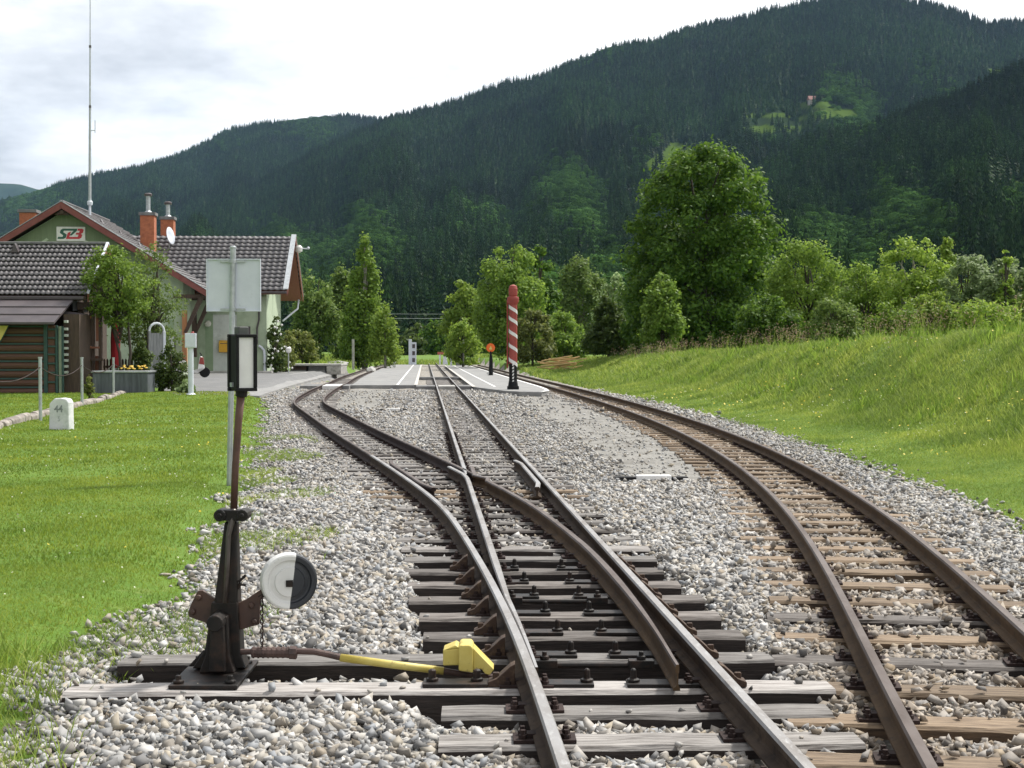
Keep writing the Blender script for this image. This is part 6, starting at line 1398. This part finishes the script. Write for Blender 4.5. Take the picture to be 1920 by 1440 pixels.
# ---------------------------------------------------------------- grass
M_BLADE = leafmat('lawn blades', (.128, .200, .022), (.168, .250, .032), (.235, .31, .065), trans=.45, objv=0, patch=.22, ps=.8)
M_MEADOW = leafmat('meadow blades', (.125, .205, .028), (.180, .275, .045), (.275, .35, .10), trans=.45, objv=0, patch=.3, ps=.55)
M_SEED = leafmat('seed heads', (.20, .15, .085), (.27, .20, .13), (.33, .27, .17), trans=.3, objv=0)
M_FLOWER = mat('yellow flower', (.70, .55, .04), rough=.6)
def blades(name, x, y, h, w, bend, m, label, kind='stuff'):
    n = len(x); z = ground_z(x, y) - .01; a = RNG.uniform(0, 2 * math.pi, n); dx, dy = np.cos(a), np.sin(a); b = RNG.uniform(0, 2 * math.pi, n); bx, by = np.cos(b) * bend * h, np.sin(b) * bend * h
    B0 = np.stack([x - dx * w, y - dy * w, z], -1); B1 = np.stack([x + dx * w, y + dy * w, z], -1)
    M0 = np.stack([x - dx * w * .7 + bx * .35, y - dy * w * .7 + by * .35, z + h * .6], -1); M1 = np.stack([x + dx * w * .7 + bx * .35, y + dy * w * .7 + by * .35, z + h * .6], -1)
    Tp = np.stack([x + bx, y + by, z + h], -1)
    V = np.stack([B0, B1, M1, M0, Tp], 1).reshape(-1, 3); i = np.arange(n)[:, None] * 5
    fc = np.concatenate([i + np.array([[0, 1, 2]]), i + np.array([[0, 2, 3]]), i + np.array([[3, 2, 4]])], 1).ravel()
    o = np_mesh(name, V, fc, 3, m); tag(o, label, name.replace('_', ' '), kind=kind); return o
def build_grass():
    X, Y, Hh, Ww = [], [], [], []
    for y0, y1, dens, h, w in ((5.2, 10, 6500, .028, .0026), (10, 17, 2400, .030, .0045), (17, 29, 800, .032, .008), (29, 50, 260, .036, .015)):
        x, y = scatter(y0, y1, dens, -.55 if y1 < 18 else -.42, .0); d = left_edge(y) - x; e = np.clip((d + .38) / .8, 0, 1)
        patch = .5 + .5 * wob(x, y, 1.9) * .7; k = (RNG.uniform(size=len(x)) < np.where(d < .5, e * np.clip(patch + .15, .05, 1), 1)) & (d > -.38)
        x, y = x[k], y[k]; X.append(x); Y.append(y); Hh.append(h * RNG.uniform(.5, 1.4, len(x)) * (1 + .18 * wob(x, y, 1.1))); Ww.append(np.full(len(x), w) * RNG.uniform(.7, 1.3, len(x)))
    x, y, h, w = map(np.concatenate, (X, Y, Hh, Ww)); blades('lawn_grass', x, y, np.maximum(h, .015), w, .55, M_BLADE, 'short mown grass of the lawn left of the tracks')
    # weeds in the gravel at the lawn edge
    x, y = scatter(5, 26, 260, -.40, .05); d = left_edge(y) - x; k = (d < .2) & (d > -.85) & (wob(x, y, 1.6, 2) + d * .8 > .05); x, y = x[k], y[k]
    n = 7; x = np.repeat(x, n) + RNG.normal(size=len(x) * n) * .035; y = np.repeat(y, n) + RNG.normal(size=len(y) * n) * .05
    blades('gravel_weeds', x, y, RNG.uniform(.025, .10, len(x)), np.full(len(x), .004), .8, M_MEADOW, 'sparse weeds growing in the gravel along the lawn edge')
    # taller tufts at the near left corner
    x = RNG.uniform(-2.6, -1.2, 9000); y = RNG.uniform(4.2, 7.4, 9000); d = left_edge(y) - x; k = RNG.uniform(size=len(x)) < np.clip((d + .25) / .7, 0, 1) * np.clip(.6 + wob(x, y, 2.4), .1, 1); x, y = x[k], y[k]
    blades('corner_grass', x, y, RNG.uniform(.05, .17, len(x)), np.full(len(x), .0032), .7, M_MEADOW, 'yellowish longer grass in the near left corner')
    # bank: mown foot, long grass above
    X, Y, Hh, Ww = [], [], [], []
    for y0, y1, dens, h, w in ((3.5, 10, 2600, .07, .003), (10, 20, 3000, .085, .0034), (20, 34, 1300, .105, .006), (34, 60, 480, .13, .011), (60, 110, 110, .2, .026)):
        x, y = scatter(y0, y1, dens, .0, .62 if y1 < 21 else .47); d = bank_d(x, y); k = (d > 1.38 + .12 * wob(x, y, 2.4)) & (d < 9.0); x, y, d = x[k], y[k], d[k]
        mown = (1 - sm(2.6, 3.4, d + .3 * wob(x, y, .8))) * (1 - sm(42, 60, y)); X.append(x); Y.append(y)
        Hh.append(h * (1 - .70 * mown) * RNG.uniform(.45, 1.3, len(x)) * (1 + .4 * wob(x, y, .9))); Ww.append(w * RNG.uniform(.6, 1.3, len(x)))
    x, y, h, w = map(np.concatenate, (X, Y, Hh, Ww)); blades('bank_grass', x, y, np.maximum(h, .03), w, .75, M_MEADOW, 'long meadow grass on the bank right of the tracks')
    # coarse tufts standing above the rest
    x, y = scatter(10, 70, 2.6, .0, .48); d = bank_d(x, y); k = (d > 3.4) & (d < 8.2) & (wob(x, y, .5, 3) + RNG.normal(size=len(x)) * .6 > .1); x, y = x[k], y[k]; n = 26
    s_ = np.repeat(RNG.uniform(.07, .22, len(x)), n); hh = np.repeat(RNG.uniform(.14, .36, len(x)), n); x = np.repeat(x, n) + RNG.normal(size=len(x) * n) * s_; y = np.repeat(y, n) + RNG.normal(size=len(y) * n) * s_
    blades('meadow_tufts', x, y, hh * RNG.uniform(.5, 1.2, len(x)), .003 + y * .00028, .6, LM['mid'], 'coarse darker tufts of weeds standing in the bank grass')
    # flowering stems along the crest
    x, y = scatter(16, 90, 5, .0, .5); d = bank_d(x, y); k = (np.abs(d - 6.7) < 1.1) & (RNG.uniform(size=len(x)) < .35 + .65 * (wob(x, y, .25) > 0)); x, y = x[k], y[k]; h = RNG.uniform(.35, .85, len(x))
    blades('grass_stems', x, y, h, .0025 + y * .00010, .25, M_MEADOW, 'tall stems along the crest of the bank')
    n = 9; xx = np.repeat(x, n); yy = np.repeat(y, n); zz = np.repeat(ground_z(x, y) + h * .86, n); s = .016 + yy * .0003
    p = np.stack([xx + RNG.normal(size=len(xx)) * .05, yy + RNG.normal(size=len(xx)) * .05, zz + RNG.normal(size=len(xx)) * .10], -1); nr = RNG.normal(size=(len(xx), 3)); nr /= np.linalg.norm(nr, axis=1)[:, None]
    V = leaf_quads(p, nr, s * RNG.uniform(.6, 1.2, len(xx)), .4).reshape(-1, 3); tag(np_mesh('seed_heads', V, np.arange(len(V)), 4, M_SEED), 'pinkish seed heads along the crest of the bank', 'seed heads', kind='stuff')
    # far meadow beyond the platforms
    x, y = scatter(96, 190, 10, -.24, .10); k = (x < div_x(y) - 1.4) | (y > 165); x, y = x[k], y[k]
    blades('meadow_grass', x, y, RNG.uniform(.15, .5, len(x)), np.full(len(x), .06), .6, M_MEADOW, 'far meadow grass around the end of the line')
    # little yellow and white flowers
    x1, y1 = scatter(5.5, 24, 3, -.40, 0); k = (left_edge(y1) - x1 > .05) & (wob(x1, y1, 1.3) + RNG.normal(size=len(x1)) * .3 > .7); x1, y1 = x1[k], y1[k]; x2, y2 = scatter(12, 45, 4, .02, .42); k = (wob(x2, y2, .8) + RNG.normal(size=len(x2)) * .3 > .45) & (bank_d(x2, y2) > 1.6) & (bank_d(x2, y2) < 7); x2, y2 = x2[k], y2[k]
    x = np.concatenate([x1, x2]); y = np.concatenate([y1, y2]); n = len(x); z = ground_z(x, y) + np.concatenate([RNG.uniform(.04, .09, len(x1)), RNG.uniform(.08, .25, len(x2))])
    nr = RNG.normal(size=(n, 3)) * .4 + np.array([0, -.3, 1]); nr /= np.linalg.norm(nr, axis=1)[:, None]; V = leaf_quads(np.stack([x, y, z], -1), nr, .006 + y * .0005, .9).reshape(-1, 3)
    tag(np_mesh('meadow_flowers', V, np.arange(len(V)), 4, M_FLOWER), 'tiny yellow flowers dotted through lawn and bank', 'flowers', kind='stuff')
build_grass()
def build_clover():
    x, y = scatter(5.2, 30, 7, -.42, 0); k = (left_edge(y) - x > -.1) & (wob(x, y, .9, 1) + RNG.normal(size=len(x)) * .5 > .1); x1, y1 = x[k], y[k]
    x, y = scatter(9, 50, 4, .0, .45); d = bank_d(x, y); k = (d > 1.6) & (d < 6.8) & (wob(x, y, .7, 2) + RNG.normal(size=len(x)) * .4 > .25); x2, y2 = x[k], y[k]
    x = np.concatenate([x1, x2]); y = np.concatenate([y1, y2]); n = len(x); z = ground_z(x, y) + np.concatenate([RNG.uniform(.025, .05, len(x1)), RNG.uniform(.06, .14, len(x2))])
    nr = RNG.normal(size=(n, 3)) * .5 + np.array([0, -.4, 1]); nr /= np.linalg.norm(nr, axis=1)[:, None]; V = leaf_quads(np.stack([x, y, z], -1), nr, .004 + y * .00042, .9).reshape(-1, 3)
    tag(np_mesh('clover_flowers', V, np.arange(len(V)), 4, mat('clover white', (.46, .49, .34), rough=.8)), 'tiny pale clover flowers scattered through lawn and bank', 'flowers', kind='stuff')
build_clover()

# ---------------------------------------------------------------- air
def build_haze():
    m = bpy.data.materials.new('air'); m.use_nodes = True; nt = m.node_tree; nt.nodes.clear(); out = nt.nodes.new('ShaderNodeOutputMaterial'); v = nt.nodes.new('ShaderNodeVolumePrincipled')
    v.inputs['Color'].default_value = (.42, .68, 1.0, 1); v.inputs['Density'].default_value = HAZE; v.inputs['Anisotropy'].default_value = .2
    nt.links.new(v.outputs[0], out.inputs['Volume'])
    b = MB(); b.box(-6500, 6500, -60, 9500, -3, 1450); o = b.build('haze', m); o['kind'] = 'stuff'; o['label'] = 'thin blue haze in the valley air'; o['category'] = 'haze'
HAZE = 2.9e-5
build_haze()
